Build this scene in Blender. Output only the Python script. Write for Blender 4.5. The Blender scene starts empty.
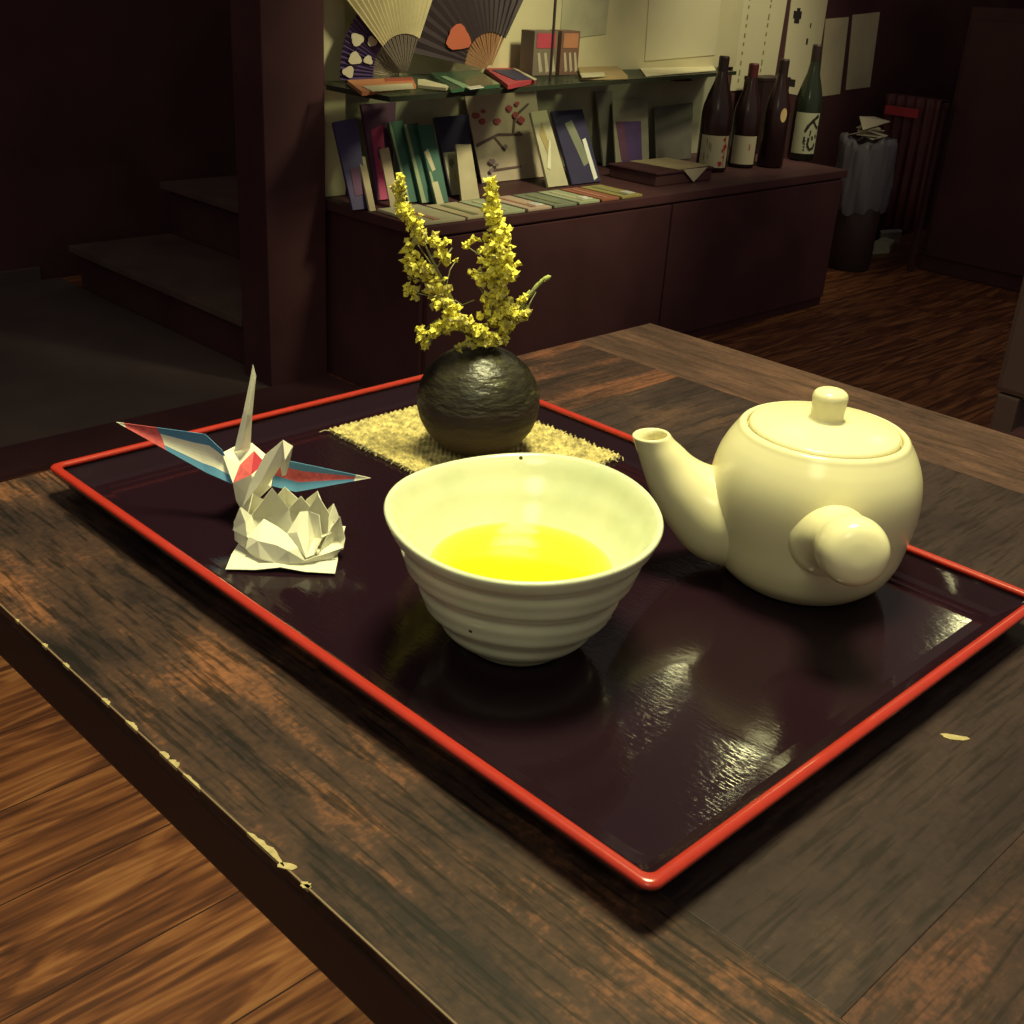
import bpy, bmesh, math, random
from mathutils import Vector, Matrix, noise
random.seed(7)
PI = math.pi
COL = bpy.context.scene.collection

# ------------------------------------------------------------------ camera
F = 1175.0868
R = Matrix(((0.7134526, 0.2606953, -0.6504024),
            (-0.6983140, 0.3411242, -0.6292788),
            (0.0578180, 0.9031457, 0.4254231)))
CAM = Vector((0, 0, 0.978))
cd = bpy.data.cameras.new('camera')
cam = bpy.data.objects.new('camera', cd)
COL.objects.link(cam)
cam.matrix_world = Matrix.Translation(CAM) @ R.to_4x4()
cd.sensor_width = 36
cd.lens = 36 * F / 1024
cd.clip_start = 0.01
bpy.context.scene.camera = cam

def ray(px, py):
    return R @ Vector((px - 512, 512 - py, -F))
def atZ(px, py, z):
    d = ray(px, py); return CAM + d * ((z - CAM.z) / d.z)
def atY(px, py, y):
    d = ray(px, py); return CAM + d * ((y - CAM.y) / d.y)
def atX(px, py, x):
    d = ray(px, py); return CAM + d * ((x - CAM.x) / d.x)
RIGHT = Vector((0.7146, -0.6995, 0)).normalized()
FWD = Vector((0.6995, 0.7146, 0)).normalized()
def atP(px, py, p, n=FWD):           # on the vertical plane through p with normal n
    d = ray(px, py); p = Vector(p)
    return CAM + d * ((p - CAM).dot(n) / d.dot(n))

# ------------------------------------------------------------------ materials
def new_mat(name):
    m = bpy.data.materials.new(name); m.use_nodes = True
    return m, m.node_tree.nodes, m.node_tree.links, m.node_tree.nodes['Principled BSDF']
def mat(name, col, rough=.5, spec=.5, coat=0, bump=None, var=0, vscale=30, metal=0, coat_rough=.1, sheen=0):
    m, N, L, P = new_mat(name)
    P.inputs['Base Color'].default_value = (*col, 1)
    P.inputs['Roughness'].default_value = rough
    P.inputs['Specular IOR Level'].default_value = spec
    P.inputs['Metallic'].default_value = metal
    P.inputs['Coat Weight'].default_value = coat
    P.inputs['Coat Roughness'].default_value = coat_rough
    tc = N.new('ShaderNodeTexCoord')
    if var:
        n = N.new('ShaderNodeTexNoise'); n.inputs['Scale'].default_value = vscale; n.inputs['Detail'].default_value = 5
        r = N.new('ShaderNodeValToRGB')
        r.color_ramp.elements[0].position = .3; r.color_ramp.elements[1].position = .7
        r.color_ramp.elements[0].color = (*[c * (1 - var) for c in col], 1)
        r.color_ramp.elements[1].color = (*[min(1, c * (1 + var)) for c in col], 1)
        L.new(tc.outputs['Object'], n.inputs['Vector']); L.new(n.outputs['Fac'], r.inputs['Fac'])
        L.new(r.outputs['Color'], P.inputs['Base Color'])
    if bump:
        sc, st, dist = bump
        n2 = N.new('ShaderNodeTexNoise'); n2.inputs['Scale'].default_value = sc; n2.inputs['Detail'].default_value = 3
        b = N.new('ShaderNodeBump'); b.inputs['Strength'].default_value = st; b.inputs['Distance'].default_value = dist
        L.new(tc.outputs['Object'], n2.inputs['Vector']); L.new(n2.outputs['Fac'], b.inputs['Height']); L.new(b.outputs['Normal'], P.inputs['Normal'])
    return m

def ramp(N, els):
    r = N.new('ShaderNodeValToRGB')
    while len(r.color_ramp.elements) < len(els): r.color_ramp.elements.new(.5)
    for e, (p, c) in zip(r.color_ramp.elements, els):
        e.position = p; e.color = (*c, 1)
    return r

def wood(name, dark, mid, light, along='Y', stretch=14, scale=9, blotch=7, rough=.42, streak=.55, blot_lo=.38, blot_hi=.68, fine=260, coat=.15, warp=.6):
    """blotchy stained wood with fine dark pores along one axis"""
    m, N, L, P = new_mat(name)
    tc = N.new('ShaderNodeTexCoord')
    def mp(s):
        v = N.new('ShaderNodeMapping'); v.inputs['Scale'].default_value = s
        L.new(tc.outputs['Object'], v.inputs['Vector']); return v
    ax = {'X': 0, 'Y': 1}[along]
    s1 = [1, 1, 1]; s1[1 - ax] = stretch * .45
    v1 = mp(s1)
    n1 = N.new('ShaderNodeTexNoise'); n1.inputs['Scale'].default_value = scale; n1.inputs['Detail'].default_value = 8
    n1.inputs['Distortion'].default_value = warp
    L.new(v1.outputs[0], n1.inputs['Vector'])
    # large blotches
    n2 = N.new('ShaderNodeTexNoise'); n2.inputs['Scale'].default_value = blotch; n2.inputs['Detail'].default_value = 6; n2.inputs['Roughness'].default_value = .62
    L.new(tc.outputs['Object'], n2.inputs['Vector'])
    # pores
    s3 = [1, 1, 1]; s3[ax] = .08
    v3 = mp(s3)
    n3 = N.new('ShaderNodeTexNoise'); n3.inputs['Scale'].default_value = fine * 1.7; n3.inputs['Detail'].default_value = 3
    L.new(v3.outputs[0], n3.inputs['Vector'])
    # speckle
    n4 = N.new('ShaderNodeTexNoise'); n4.inputs['Scale'].default_value = fine * 1.3; n4.inputs['Detail'].default_value = 2
    L.new(tc.outputs['Object'], n4.inputs['Vector'])
    add = N.new('ShaderNodeMath'); add.operation = 'MULTIPLY_ADD'; add.inputs[1].default_value = .45
    L.new(n1.outputs['Fac'], add.inputs[0]); 
    mul = N.new('ShaderNodeMath'); mul.operation = 'MULTIPLY'; mul.inputs[1].default_value = .45
    L.new(n2.outputs['Fac'], mul.inputs[0]); L.new(mul.outputs[0], add.inputs[2])
    add2 = N.new('ShaderNodeMath'); add2.operation = 'MULTIPLY_ADD'; add2.inputs[1].default_value = .16
    L.new(n4.outputs['Fac'], add2.inputs[0]); L.new(add.outputs[0], add2.inputs[2])
    r = ramp(N, [(blot_lo, dark), ((blot_lo + blot_hi) / 2, mid), (blot_hi, light)])
    L.new(add2.outputs[0], r.inputs['Fac'])
    rp = ramp(N, [(.36, (1 - streak,) * 3), (.5, (1, 1, 1))])
    L.new(n3.outputs['Fac'], rp.inputs['Fac'])
    mx = N.new('ShaderNodeMix'); mx.data_type = 'RGBA'; mx.blend_type = 'MULTIPLY'; mx.inputs['Factor'].default_value = 1
    L.new(r.outputs['Color'], mx.inputs['A']); L.new(rp.outputs['Color'], mx.inputs['B'])
    L.new(mx.outputs['Result'], P.inputs['Base Color'])
    P.inputs['Roughness'].default_value = .55
    P.inputs['Specular IOR Level'].default_value = .22
    b = N.new('ShaderNodeBump'); b.inputs['Strength'].default_value = .12; b.inputs['Distance'].default_value = .0006
    L.new(n3.outputs['Fac'], b.inputs['Height']); L.new(b.outputs['Normal'], P.inputs['Normal'])
    return m

def floor_wood():
    m, N, L, P = new_mat('floor_planks')
    tc = N.new('ShaderNodeTexCoord')
    br = N.new('ShaderNodeTexBrick'); br.offset = .37
    br.inputs['Scale'].default_value = 1; br.inputs['Brick Width'].default_value = .92; br.inputs['Row Height'].default_value = .152
    br.inputs['Mortar Size'].default_value = .0012; br.inputs['Mortar Smooth'].default_value = .2
    br.inputs['Color1'].default_value = (.0, .0, .0, 1); br.inputs['Color2'].default_value = (1, 1, 1, 1); br.inputs['Mortar'].default_value = (.5, .5, .5, 1)
    L.new(tc.outputs['Object'], br.inputs['Vector'])
    # grain: distorted waves, offset per plank
    mulv = N.new('ShaderNodeVectorMath'); mulv.operation = 'MULTIPLY'; mulv.inputs[1].default_value = (3.1, 2.3, 5.0)
    L.new(br.outputs['Color'], mulv.inputs[0])
    addv = N.new('ShaderNodeVectorMath'); addv.operation = 'ADD'
    L.new(tc.outputs['Object'], addv.inputs[0]); L.new(mulv.outputs[0], addv.inputs[1])
    mp = N.new('ShaderNodeMapping'); mp.inputs['Scale'].default_value = (1.1, 9.5, 1)
    L.new(addv.outputs[0], mp.inputs['Vector'])
    n0 = N.new('ShaderNodeTexNoise'); n0.inputs['Scale'].default_value = 1.5; n0.inputs['Detail'].default_value = 5; n0.inputs['Distortion'].default_value = 1.1
    L.new(mp.outputs[0], n0.inputs['Vector'])
    sn = N.new('ShaderNodeMath'); sn.operation = 'MULTIPLY'; sn.inputs[1].default_value = 34
    L.new(n0.outputs['Fac'], sn.inputs[0])
    s2 = N.new('ShaderNodeMath'); s2.operation = 'SINE'; L.new(sn.outputs[0], s2.inputs[0])
    mp2 = N.new('ShaderNodeMapping'); mp2.inputs['Scale'].default_value = (2, 34, 1)
    L.new(addv.outputs[0], mp2.inputs['Vector'])
    n1 = N.new('ShaderNodeTexNoise'); n1.inputs['Scale'].default_value = 3; n1.inputs['Detail'].default_value = 3
    L.new(mp2.outputs[0], n1.inputs['Vector'])
    a = N.new('ShaderNodeMath'); a.operation = 'MULTIPLY_ADD'; a.inputs[1].default_value = .17
    L.new(s2.outputs[0], a.inputs[0]); L.new(n1.outputs['Fac'], a.inputs[2])
    r = ramp(N, [(.20, (.07, .024, .013)), (.42, (.15, .050, .022)), (.60, (.24, .086, .034)), (.80, (.36, .15, .058))])
    L.new(a.outputs[0], r.inputs['Fac'])
    mx = N.new('ShaderNodeMix'); mx.data_type = 'RGBA'; mx.blend_type = 'MIX'
    L.new(br.outputs['Fac'], mx.inputs['Factor']); L.new(r.outputs['Color'], mx.inputs['A']); mx.inputs['B'].default_value = (.03, .012, .008, 1)
    L.new(mx.outputs['Result'], P.inputs['Base Color'])
    P.inputs['Roughness'].default_value = .45
    return m

def lacquer():
    m, N, L, P = new_mat('black_lacquer')
    P.inputs['Base Color'].default_value = (.013, .0048, .0095, 1)
    P.inputs['Roughness'].default_value = .085; P.inputs['Specular IOR Level'].default_value = .36
    tc = N.new('ShaderNodeTexCoord')
    mp = N.new('ShaderNodeMapping'); mp.inputs['Scale'].default_value = (1, .22, 1)
    L.new(tc.outputs['Object'], mp.inputs['Vector'])
    n = N.new('ShaderNodeTexNoise'); n.inputs['Scale'].default_value = 820; n.inputs['Detail'].default_value = 2
    L.new(mp.outputs[0], n.inputs['Vector'])
    rr = ramp(N, [(.42, (0, 0, 0)), (.62, (1, 1, 1))]); L.new(n.outputs['Fac'], rr.inputs['Fac'])
    b = N.new('ShaderNodeBump'); b.inputs['Strength'].default_value = .5; b.inputs['Distance'].default_value = .000026
    L.new(rr.outputs['Color'], b.inputs['Height']); L.new(b.outputs['Normal'], P.inputs['Normal'])
    return m

def ceramic(name, col, speck=True, rough=.16, tint=None):
    m, N, L, P = new_mat(name)
    tc = N.new('ShaderNodeTexCoord')
    n = N.new('ShaderNodeTexNoise'); n.inputs['Scale'].default_value = 26; n.inputs['Detail'].default_value = 4
    L.new(tc.outputs['Object'], n.inputs['Vector'])
    c2 = tint or [c * .86 for c in col]
    r = ramp(N, [(.3, c2), (.65, col)]); L.new(n.outputs['Fac'], r.inputs['Fac'])
    out = r.outputs['Color']
    if speck:
        v = N.new('ShaderNodeTexVoronoi'); v.inputs['Scale'].default_value = 75
        L.new(tc.outputs['Object'], v.inputs['Vector'])
        sep = N.new('ShaderNodeSeparateColor'); L.new(v.outputs['Color'], sep.inputs[0])
        c = N.new('ShaderNodeMath'); c.operation = 'LESS_THAN'; c.inputs[1].default_value = .075
        L.new(v.outputs['Distance'], c.inputs[0])
        g = N.new('ShaderNodeMath'); g.operation = 'GREATER_THAN'; g.inputs[1].default_value = .80
        L.new(sep.outputs[0], g.inputs[0])
        mu = N.new('ShaderNodeMath'); mu.operation = 'MULTIPLY'; L.new(c.outputs[0], mu.inputs[0]); L.new(g.outputs[0], mu.inputs[1])
        mx = N.new('ShaderNodeMix'); mx.data_type = 'RGBA'; L.new(mu.outputs[0], mx.inputs['Factor'])
        L.new(out, mx.inputs['A']); mx.inputs['B'].default_value = (.08, .06, .03, 1); out = mx.outputs['Result']
    L.new(out, P.inputs['Base Color'])
    P.inputs['Roughness'].default_value = rough
    P.inputs['Subsurface Weight'].default_value = 0
    b = N.new('ShaderNodeBump'); b.inputs['Strength'].default_value = .08; b.inputs['Distance'].default_value = .001
    L.new(n.outputs['Fac'], b.inputs['Height']); L.new(b.outputs['Normal'], P.inputs['Normal'])
    return m

def vase_mat():
    m, N, L, P = new_mat('dark_stoneware')
    tc = N.new('ShaderNodeTexCoord')
    mp = N.new('ShaderNodeMapping'); mp.inputs['Scale'].default_value = (1, 1, 4)
    L.new(tc.outputs['Object'], mp.inputs['Vector'])
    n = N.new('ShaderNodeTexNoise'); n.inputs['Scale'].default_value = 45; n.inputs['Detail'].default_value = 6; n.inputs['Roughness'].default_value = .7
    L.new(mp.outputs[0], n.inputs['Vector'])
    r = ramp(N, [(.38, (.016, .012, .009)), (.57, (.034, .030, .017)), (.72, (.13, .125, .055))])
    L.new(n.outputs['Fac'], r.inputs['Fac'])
    # olive sheen painted into the upper half's colour, plain dark below
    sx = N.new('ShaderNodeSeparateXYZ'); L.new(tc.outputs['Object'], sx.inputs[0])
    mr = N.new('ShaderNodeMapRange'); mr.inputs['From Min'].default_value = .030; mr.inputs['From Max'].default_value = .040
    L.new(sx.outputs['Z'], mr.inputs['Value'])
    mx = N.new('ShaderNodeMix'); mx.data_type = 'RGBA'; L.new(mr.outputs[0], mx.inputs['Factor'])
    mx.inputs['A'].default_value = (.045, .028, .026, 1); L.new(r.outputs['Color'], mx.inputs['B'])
    L.new(mx.outputs['Result'], P.inputs['Base Color'])
    mr2 = N.new('ShaderNodeMapRange'); mr2.inputs['To Min'].default_value = .62; mr2.inputs['To Max'].default_value = .36
    L.new(mr.outputs[0], mr2.inputs['Value']); L.new(mr2.outputs[0], P.inputs['Roughness'])
    mp3 = N.new('ShaderNodeMapping'); mp3.inputs['Scale'].default_value = (.6, .6, 1.7)
    L.new(tc.outputs['Object'], mp3.inputs['Vector'])
    n3 = N.new('ShaderNodeTexNoise'); n3.inputs['Scale'].default_value = 170; n3.inputs['Detail'].default_value = 4
    L.new(mp3.outputs[0], n3.inputs['Vector'])
    b = N.new('ShaderNodeBump'); b.inputs['Strength'].default_value = .8; b.inputs['Distance'].default_value = .0018
    L.new(n3.outputs['Fac'], b.inputs['Height']); L.new(b.outputs['Normal'], P.inputs['Normal'])
    return m

def glass_mat(name, col=(.75, .85, .8), alpha=.25, rough=.05):
    m, N, L, P = new_mat(name)
    out = N['Material Output']
    t = N.new('ShaderNodeBsdfTransparent'); t.inputs[0].default_value = (*[1 - (1 - c) * .5 for c in col], 1)
    mx = N.new('ShaderNodeMixShader'); mx.inputs[0].default_value = alpha
    P.inputs['Base Color'].default_value = (*col, 1); P.inputs['Roughness'].default_value = rough
    L.new(t.outputs[0], mx.inputs[1]); L.new(P.outputs[0], mx.inputs[2]); L.new(mx.outputs[0], out.inputs[0])
    return m

BLACKISH = (.045, .018, .021)
M = dict(
    floor=floor_wood(),
    tile=mat('entry_tile', (.085, .058, .056), .6, var=.15, vscale=6),
    dark=mat('dark_stained_wood', (.084, .035, .040), .55, spec=.25, var=.25, vscale=4),
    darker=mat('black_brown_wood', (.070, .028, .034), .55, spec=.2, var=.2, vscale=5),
    tread=mat('worn_tread', (.10, .06, .052), .6, var=.3, vscale=7),
    back=mat('backboard', (.56, .51, .32), .7, var=.12, vscale=5),
    backlow=mat('lower_backboard', (.36, .35, .25), .6, var=.25, vscale=6),
    strip_l=wood('table_wood_edge', (.018, .010, .011), (.055, .027, .021), (.22, .085, .042), 'Y', blotch=11, scale=9, streak=.7, blot_lo=.43, blot_hi=.66),
    strip_x=wood('table_wood_end', (.020, .011, .012), (.05, .024, .021), (.16, .060, .036), 'X', blotch=9, scale=8, streak=.5, blot_lo=.43, blot_hi=.66),
    strip_r=wood('table_wood_far_edge', (.045, .024, .022), (.09, .046, .037), (.16, .082, .058), 'Y', blotch=8, scale=9, streak=.4, blot_lo=.4, blot_hi=.68),
    panel=wood('table_wood_panel', (.024, .013, .015), (.040, .023, .023), (.095, .050, .037), 'X', blotch=10, scale=8, streak=.45, blot_lo=.45, blot_hi=.72),
    edge=mat('table_edge_stain', (.020, .0075, .009), .5, var=.2, vscale=12),
    chip=mat('bare_wood', (.38, .30, .15), .7, var=.2, vscale=300),
    lacquer=lacquer(),
    black=mat('plain_black_lacquer', (.030, .012, .015), .35),
    red=mat('red_lacquer', (.38, .026, .016), .25, coat=.3, coat_rough=.12, var=.06, vscale=120, bump=(500, .1, .0003)),
    bowl=ceramic('bowl_glaze', (.77, .78, .57), True, .14, (.60, .65, .46)),
    pot=ceramic('teapot_glaze', (.82, .76, .50), False, .2, (.79, .73, .47)),
    hole=mat('dark_hole', (.05, .035, .02), .6),
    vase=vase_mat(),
    burlap=mat('burlap_fibre', (.53, .44, .19), .9, var=.6, vscale=260),
    thread=mat('loose_fibre', (.60, .52, .30), .9),
    paper=mat('white_paper', (.78, .76, .64), .75, var=.04, vscale=40),
    pwhite=mat('crane_white_paper', (.88, .85, .72), .7),
    pblue=mat('crane_blue_print', (.09, .27, .50), .7),
    pred=mat('crane_red_print', (.72, .12, .13), .7, var=.2, vscale=400),
    pdred=mat('crane_deep_red_print', (.45, .02, .05), .7),
    stem=mat('green_stem', (.25, .26, .12), .7),
    floret=mat('yellow_floret', (.86, .77, .12), .75, var=.2, vscale=200),
    floret2=mat('dull_floret', (.50, .44, .12), .8, var=.4, vscale=200),
    leaf=mat('bud_green', (.42, .48, .14), .7),
    bottle=mat('dark_bottle_glass', (.03, .013, .014), .22),
    greenglass=mat('green_bottle_glass', (.022, .030, .020), .18),
    blackcap=mat('black_cap', (.03, .014, .016), .5),
    redcap=mat('dark_red_cap', (.11, .016, .018), .5),
    label=mat('cream_label', (.55, .50, .33), .7),
    glabel=mat('green_label', (.17, .24, .14), .7),
    ink=mat('black_ink', (.02, .014, .014), .7),
    rink=mat('red_ink', (.45, .03, .03), .7),
    gink=mat('faded_ink', (.22, .22, .08), .7),
    gold=mat('gold_oval', (.85, .62, .28), .4),
    poster=mat('cream_poster', (.62, .57, .38), .8, var=.04, vscale=6),
    poster2=mat('aged_poster', (.58, .51, .33), .8, var=.1, vscale=8),
    glass=glass_mat('shelf_glass', (.35, .42, .33), .18),
    wrap=glass_mat('clear_wrapper', (.8, .82, .75), .16, .12),
    bag=glass_mat('clear_bin_liner', (.32, .30, .36), .45, .25),
    shine=mat('bright_gloss', (.8, .8, .75), .1, var=0),
)
def m_(name, col, rough=.6, var=.12, vs=14):
    if name not in M: M[name] = mat(name, col, rough, var=var, vscale=vs)
    return M[name]

# ------------------------------------------------------------------ helpers
def link(name, bm, material, parent=None, smooth=False, mods=None):
    me = bpy.data.meshes.new(name)
    bmesh.ops.recalc_face_normals(bm, faces=bm.faces[:])
    bm.to_mesh(me); bm.free()
    for m in (material if isinstance(material, (list, tuple)) else [material]): me.materials.append(m)
    if smooth:
        for p in me.polygons: p.use_smooth = True
    o = bpy.data.objects.new(name, me); COL.objects.link(o)
    if parent: o.parent = parent
    return o
def tag(o, label, cat=None, group=None):
    o['label'] = label
    if cat: o['category'] = cat
    if group: o['group'] = group
    return o
def thing(name, label, cat, loc=(0, 0, 0), rz=0, group=None):
    o = bpy.data.objects.new(name, None); COL.objects.link(o); o.empty_display_size = .05
    o.location = loc; o.rotation_euler = (0, 0, rz)
    return tag(o, label, cat, group)
def struct(o): o['kind'] = 'structure'; return o

def box(bm, x0, x1, y0, y1, z0, z1, bev=0):
    vs = [bm.verts.new(v) for v in ((x0, y0, z0), (x1, y0, z0), (x1, y1, z0), (x0, y1, z0), (x0, y0, z1), (x1, y0, z1), (x1, y1, z1), (x0, y1, z1))]
    fs = [bm.faces.new([vs[i] for i in f]) for f in ((0, 3, 2, 1), (4, 5, 6, 7), (0, 1, 5, 4), (1, 2, 6, 5), (2, 3, 7, 6), (3, 0, 4, 7))]
    if bev:
        es = {e for f in fs for e in f.edges}
        bmesh.ops.bevel(bm, geom=list(es), offset=bev, segments=2, affect='EDGES', profile=.6)
    return bm
def lathe(bm, prof, n=64, fn=None, cap0=True, cap1=True, mi=0, M4=None):
    rings = []
    for (r, z) in prof:
        ring = []
        for k in range(n):
            a = 2 * PI * k / n
            rr, zz = (r, z) if fn is None else fn(r, z, a)
            v = Vector((rr * math.cos(a), rr * math.sin(a), zz))
            if M4: v = M4 @ v
            ring.append(bm.verts.new(v))
        rings.append(ring)
    for a, b in zip(rings, rings[1:]):
        for k in range(n):
            f = bm.faces.new((a[k], a[(k + 1) % n], b[(k + 1) % n], b[k])); f.material_index = mi
    if cap0: bm.faces.new(rings[0][::-1]).material_index = mi
    if cap1: bm.faces.new(rings[-1]).material_index = mi
    return bm
def tube(bm, pts, rad, n=8, cap=True):
    pts = [Vector(p) for p in pts]
    if not isinstance(rad, (list, tuple)): rad = [rad] * len(pts)
    rings = []; up = None
    for i, p in enumerate(pts):
        t = (pts[min(i + 1, len(pts) - 1)] - pts[max(i - 1, 0)]).normalized()
        if up is None:
            up = t.orthogonal().normalized()
        up = (up - t * up.dot(t)).normalized()
        s = t.cross(up)
        rings.append([bm.verts.new(p + (up * math.cos(2 * PI * k / n) + s * math.sin(2 * PI * k / n)) * rad[i]) for k in range(n)])
    for a, b in zip(rings, rings[1:]):
        for k in range(n): bm.faces.new((a[k], a[(k + 1) % n], b[(k + 1) % n], b[k]))
    if cap: bm.faces.new(rings[0][::-1]); bm.faces.new(rings[-1])
    return bm
def slab(bm, q, th, n=None, mi=0):
    """polygon q (3-D points) given a real thickness away from n"""
    q = [Vector(p) for p in q]
    nn = (q[1] - q[0]).cross(q[-1] - q[0]).normalized()
    if n is None: n = (CAM - q[0])
    if nn.dot(Vector(n)) < 0: nn = -nn
    f = [bm.verts.new(p) for p in q]; b = [bm.verts.new(p - nn * th) for p in q]
    k = len(q)
    fs = [bm.faces.new(f), bm.faces.new(b[::-1])] + [bm.faces.new((f[i], f[(i + 1) % k], b[(i + 1) % k], b[i])) for i in range(k)]
    for x in fs: x.material_index = mi
    return bm
def quad(q, u, v):
    """bilinear: u from left to right, v from top to bottom; q = TL, TR, BR, BL"""
    a = q[0].lerp(q[1], u); b = q[3].lerp(q[2], u); return a.lerp(b, v)

# ------------------------------------------------------------------ the setting
struct(link('floor', box(bmesh.new(), -2.6, 6.2, -1.6, 4.6, -.06, 0), M['floor']))
struct(link('trim_1', box(bmesh.new(), -1.2, 1.555, 2.305, 3.514, 0.0, .006), M['tile']))                 # entry tile field
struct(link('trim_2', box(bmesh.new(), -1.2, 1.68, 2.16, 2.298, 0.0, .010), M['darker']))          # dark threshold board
struct(link('wall_left', box(bmesh.new(), -2.6, 3.4, 3.53, 3.65, 0, 2.7), M['dark']))
struct(link('baseboard_left', box(bmesh.new(), -2.6, 1.50, 3.515, 3.53, 0, .045, .004), M['tile']))
struct(link('wall_partition', box(bmesh.new(), 1.515, 1.68, 2.30, 2.42, 0, 2.7, .004), M['darker']))
struct(link('wall_back', box(bmesh.new(), 1.68, 5.5, 2.42, 2.44, 0, 2.7), M['dark']))
struct(link('wall_right', box(bmesh.new(), 5.5, 5.62, -1.6, 2.44, 0, 2.7), M['dark']))
struct(link('trim_3', box(bmesh.new(), 1.682, 1.765, 2.335, 2.419, .437, 2.2, .002), M['back']))           # pale end post of the display niche

# stairs (fixed part of the room)
st = thing('staircase', 'dark wooden stair with worn treads rising beside the partition', 'stairs', (1.53, 2.45, 0))
bm = bmesh.new(); box(bm, .03, 1.3, 0, .92, 0, .115); box(bm, .34, 1.3, 0, .92, .115, .275); box(bm, .65, 1.3, 0, .92, .275, .44)
link('riser', bm, M['darker'], st)
for k in range(3):
    link('tread', box(bmesh.new(), .31 * k, .31 * k + .335, 0, .925, .116 + .16 * k, .136 + .16 * k, .003), M['tread'], st)

# ------------------------------------------------------------------ display cabinet
CX0, CX1, CY0, CT = 1.69, 3.46, 1.965, .436
cab = thing('display_cabinet', 'long low black wooden display cabinet along the back wall', 'cabinet', (CX0, CY0, 0))
w = CX1 - CX0
link('body', box(bmesh.new(), .012, w - .012, .014, .45, .0, CT - .025), M['darker'], cab)
link('counter_top', box(bmesh.new(), 0, w, 0, .452, CT - .0245, CT, .003), M['dark'], cab)
for k in range(2):
    x0 = .02 + k * (w - .04) / 2
    link('door', box(bmesh.new(), x0 + .004, x0 + (w - .04) / 2 - .004, 0, .0135, .03, CT - .03, .002), M['darker'], cab)

# lit board behind the goods, and the glass shelf
link_o = link('lower_backboard', box(bmesh.new(), 1.78, 3.30, 2.405, 2.419, CT + .001, .700), M['backlow'])
tag(link_o, 'grey green backboard behind the goods below the glass shelf', 'panel')
bd = link('upper_backboard', box(bmesh.new(), 1.78, 3.40, 2.405, 2.419, .7005, 1.7), M['back'])
tag(bd, 'pale yellowish backboard behind the fans above the glass shelf', 'panel')

sh = thing('glass_shelf', 'glass shelf carrying fans and boxes above the display cabinet', 'shelf')
SZ = .700
bm = bmesh.new()
fr = [Vector((1.652, 2.03, SZ)), Vector((3.245, 2.29, SZ)), Vector((3.245, 2.403, SZ)), Vector((1.768, 2.403, SZ)), Vector((1.768, 2.33, SZ)), Vector((1.684, 2.33, SZ)), Vector((1.684, 2.26, SZ)), Vector((1.655, 2.255, SZ))]
slab(bm, fr, .008, (0, 0, 1)); link('glass_pane', bm, M['glass'], sh)
bm = bmesh.new(); a, b = fr[0], fr[1]
slab(bm, [a + Vector((0, -.002, .001)), b + Vector((0, -.002, .001)), b + Vector((0, .004, .001)), a + Vector((0, .004, .001))], .011, (0, 0, 1))
slab(bm, [a + Vector((-.004, -.002, .001)), a + Vector((0, -.002, .001)), fr[-1] + Vector((0, 0, .001)), fr[-1] + Vector((-.004, 0, .001))], .011, (0, 0, 1))
link('edge_trim', bm, m_('dark_glass_edge', (.03, .035, .025), .3), sh)
for x in (1.86, 2.55, 3.1):
    link('bracket', box(bmesh.new(), x - .035, x + .035, 2.375, 2.404, SZ - .035, SZ - .009), M['darker'], sh)
cx = atY(557, 30, 2.16)
ca = link('shelf_cable', tube(bmesh.new(), [(cx.x, 2.172, SZ + .0015), (cx.x, 2.172, 1.65)], .0035, 8), M['blackcap'])
tag(ca, 'thin dark vertical rod rising from the front of the glass shelf', 'rod')

# posters and notices ---------------------------------------------------------
def poster(name, px, Y, label, m, marks=(), group=None, th=.002):
    q = [atY(*p, Y) for p in px]
    # keep edges true: vertical sheets
    t = thing(name, label, 'notice', (0, 0, 0), 0, group)
    bm = bmesh.new(); slab(bm, q, th, (0, -1, 0)); link('sheet', bm, m, t)
    if marks:
        for (u0, v0, u1, v1, *rest) in marks:
            bm = bmesh.new(); c = [quad(q, u0, v0), quad(q, u1, v0), quad(q, u1, v1), quad(q, u0, v1)]
            c = [p + Vector((0, -.0008, 0)) for p in c]
            slab(bm, c, .0006, (0, -1, 0))
            link('printed_mark', bm, M['gink'] if name != 'picture_notice' else M['ink'], t)
    return t
YB = 2.4025
poster('paper_notice', [(653, -60), (728, -60), (715, 55), (645, 61)], YB, 'large blank cream sheet on the board above the shelf end', M['poster'])
poster('paper_notice', [(567, -60), (615, -60), (606, 34), (560, 40)], YB, 'dull square sheet on the board beside the thin rod', m_('dull_sheet', (.40, .38, .26), .7))
YW = 2.418
dash = []
for uc in (.14, .62):
    for k in range(15):
        v = .05 + k * .062
        dash.append((uc, v, uc + .028, v + random.uniform(.02, .045)))
poster('menu_strip', [(751, -60), (797, -60), (773, 88), (730, 91)], YW - .002, 'long cream hanging strip with two vertical lines of small writing', M['poster'], dash)
poster('picture_notice', [(799, -60), (837, -60), (813, 98), (780, 92)], YW, 'long cream hanging strip with a small black picture behind the green bottle', M['poster'],
       [(.10, .45, .32, .50), (.14, .50, .28, .53), (.18, .43, .27, .45), (.55, .62, .6, .66), (.2, .9, .4, .95), (.5, .3, .55, .33), (.6, .52, .63, .55)])
poster('paper_notice', [(826, 19), (849, 17), (840, 94), (818, 97)], YW, 'narrow aged sheet pinned between the long strips and the last sheet', M['poster2'])
poster('paper_notice', [(853, 15), (880, 12), (870, 87), (846, 90)], YW, 'rightmost narrow cream sheet pinned on the dark wall', M['poster2'])

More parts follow.
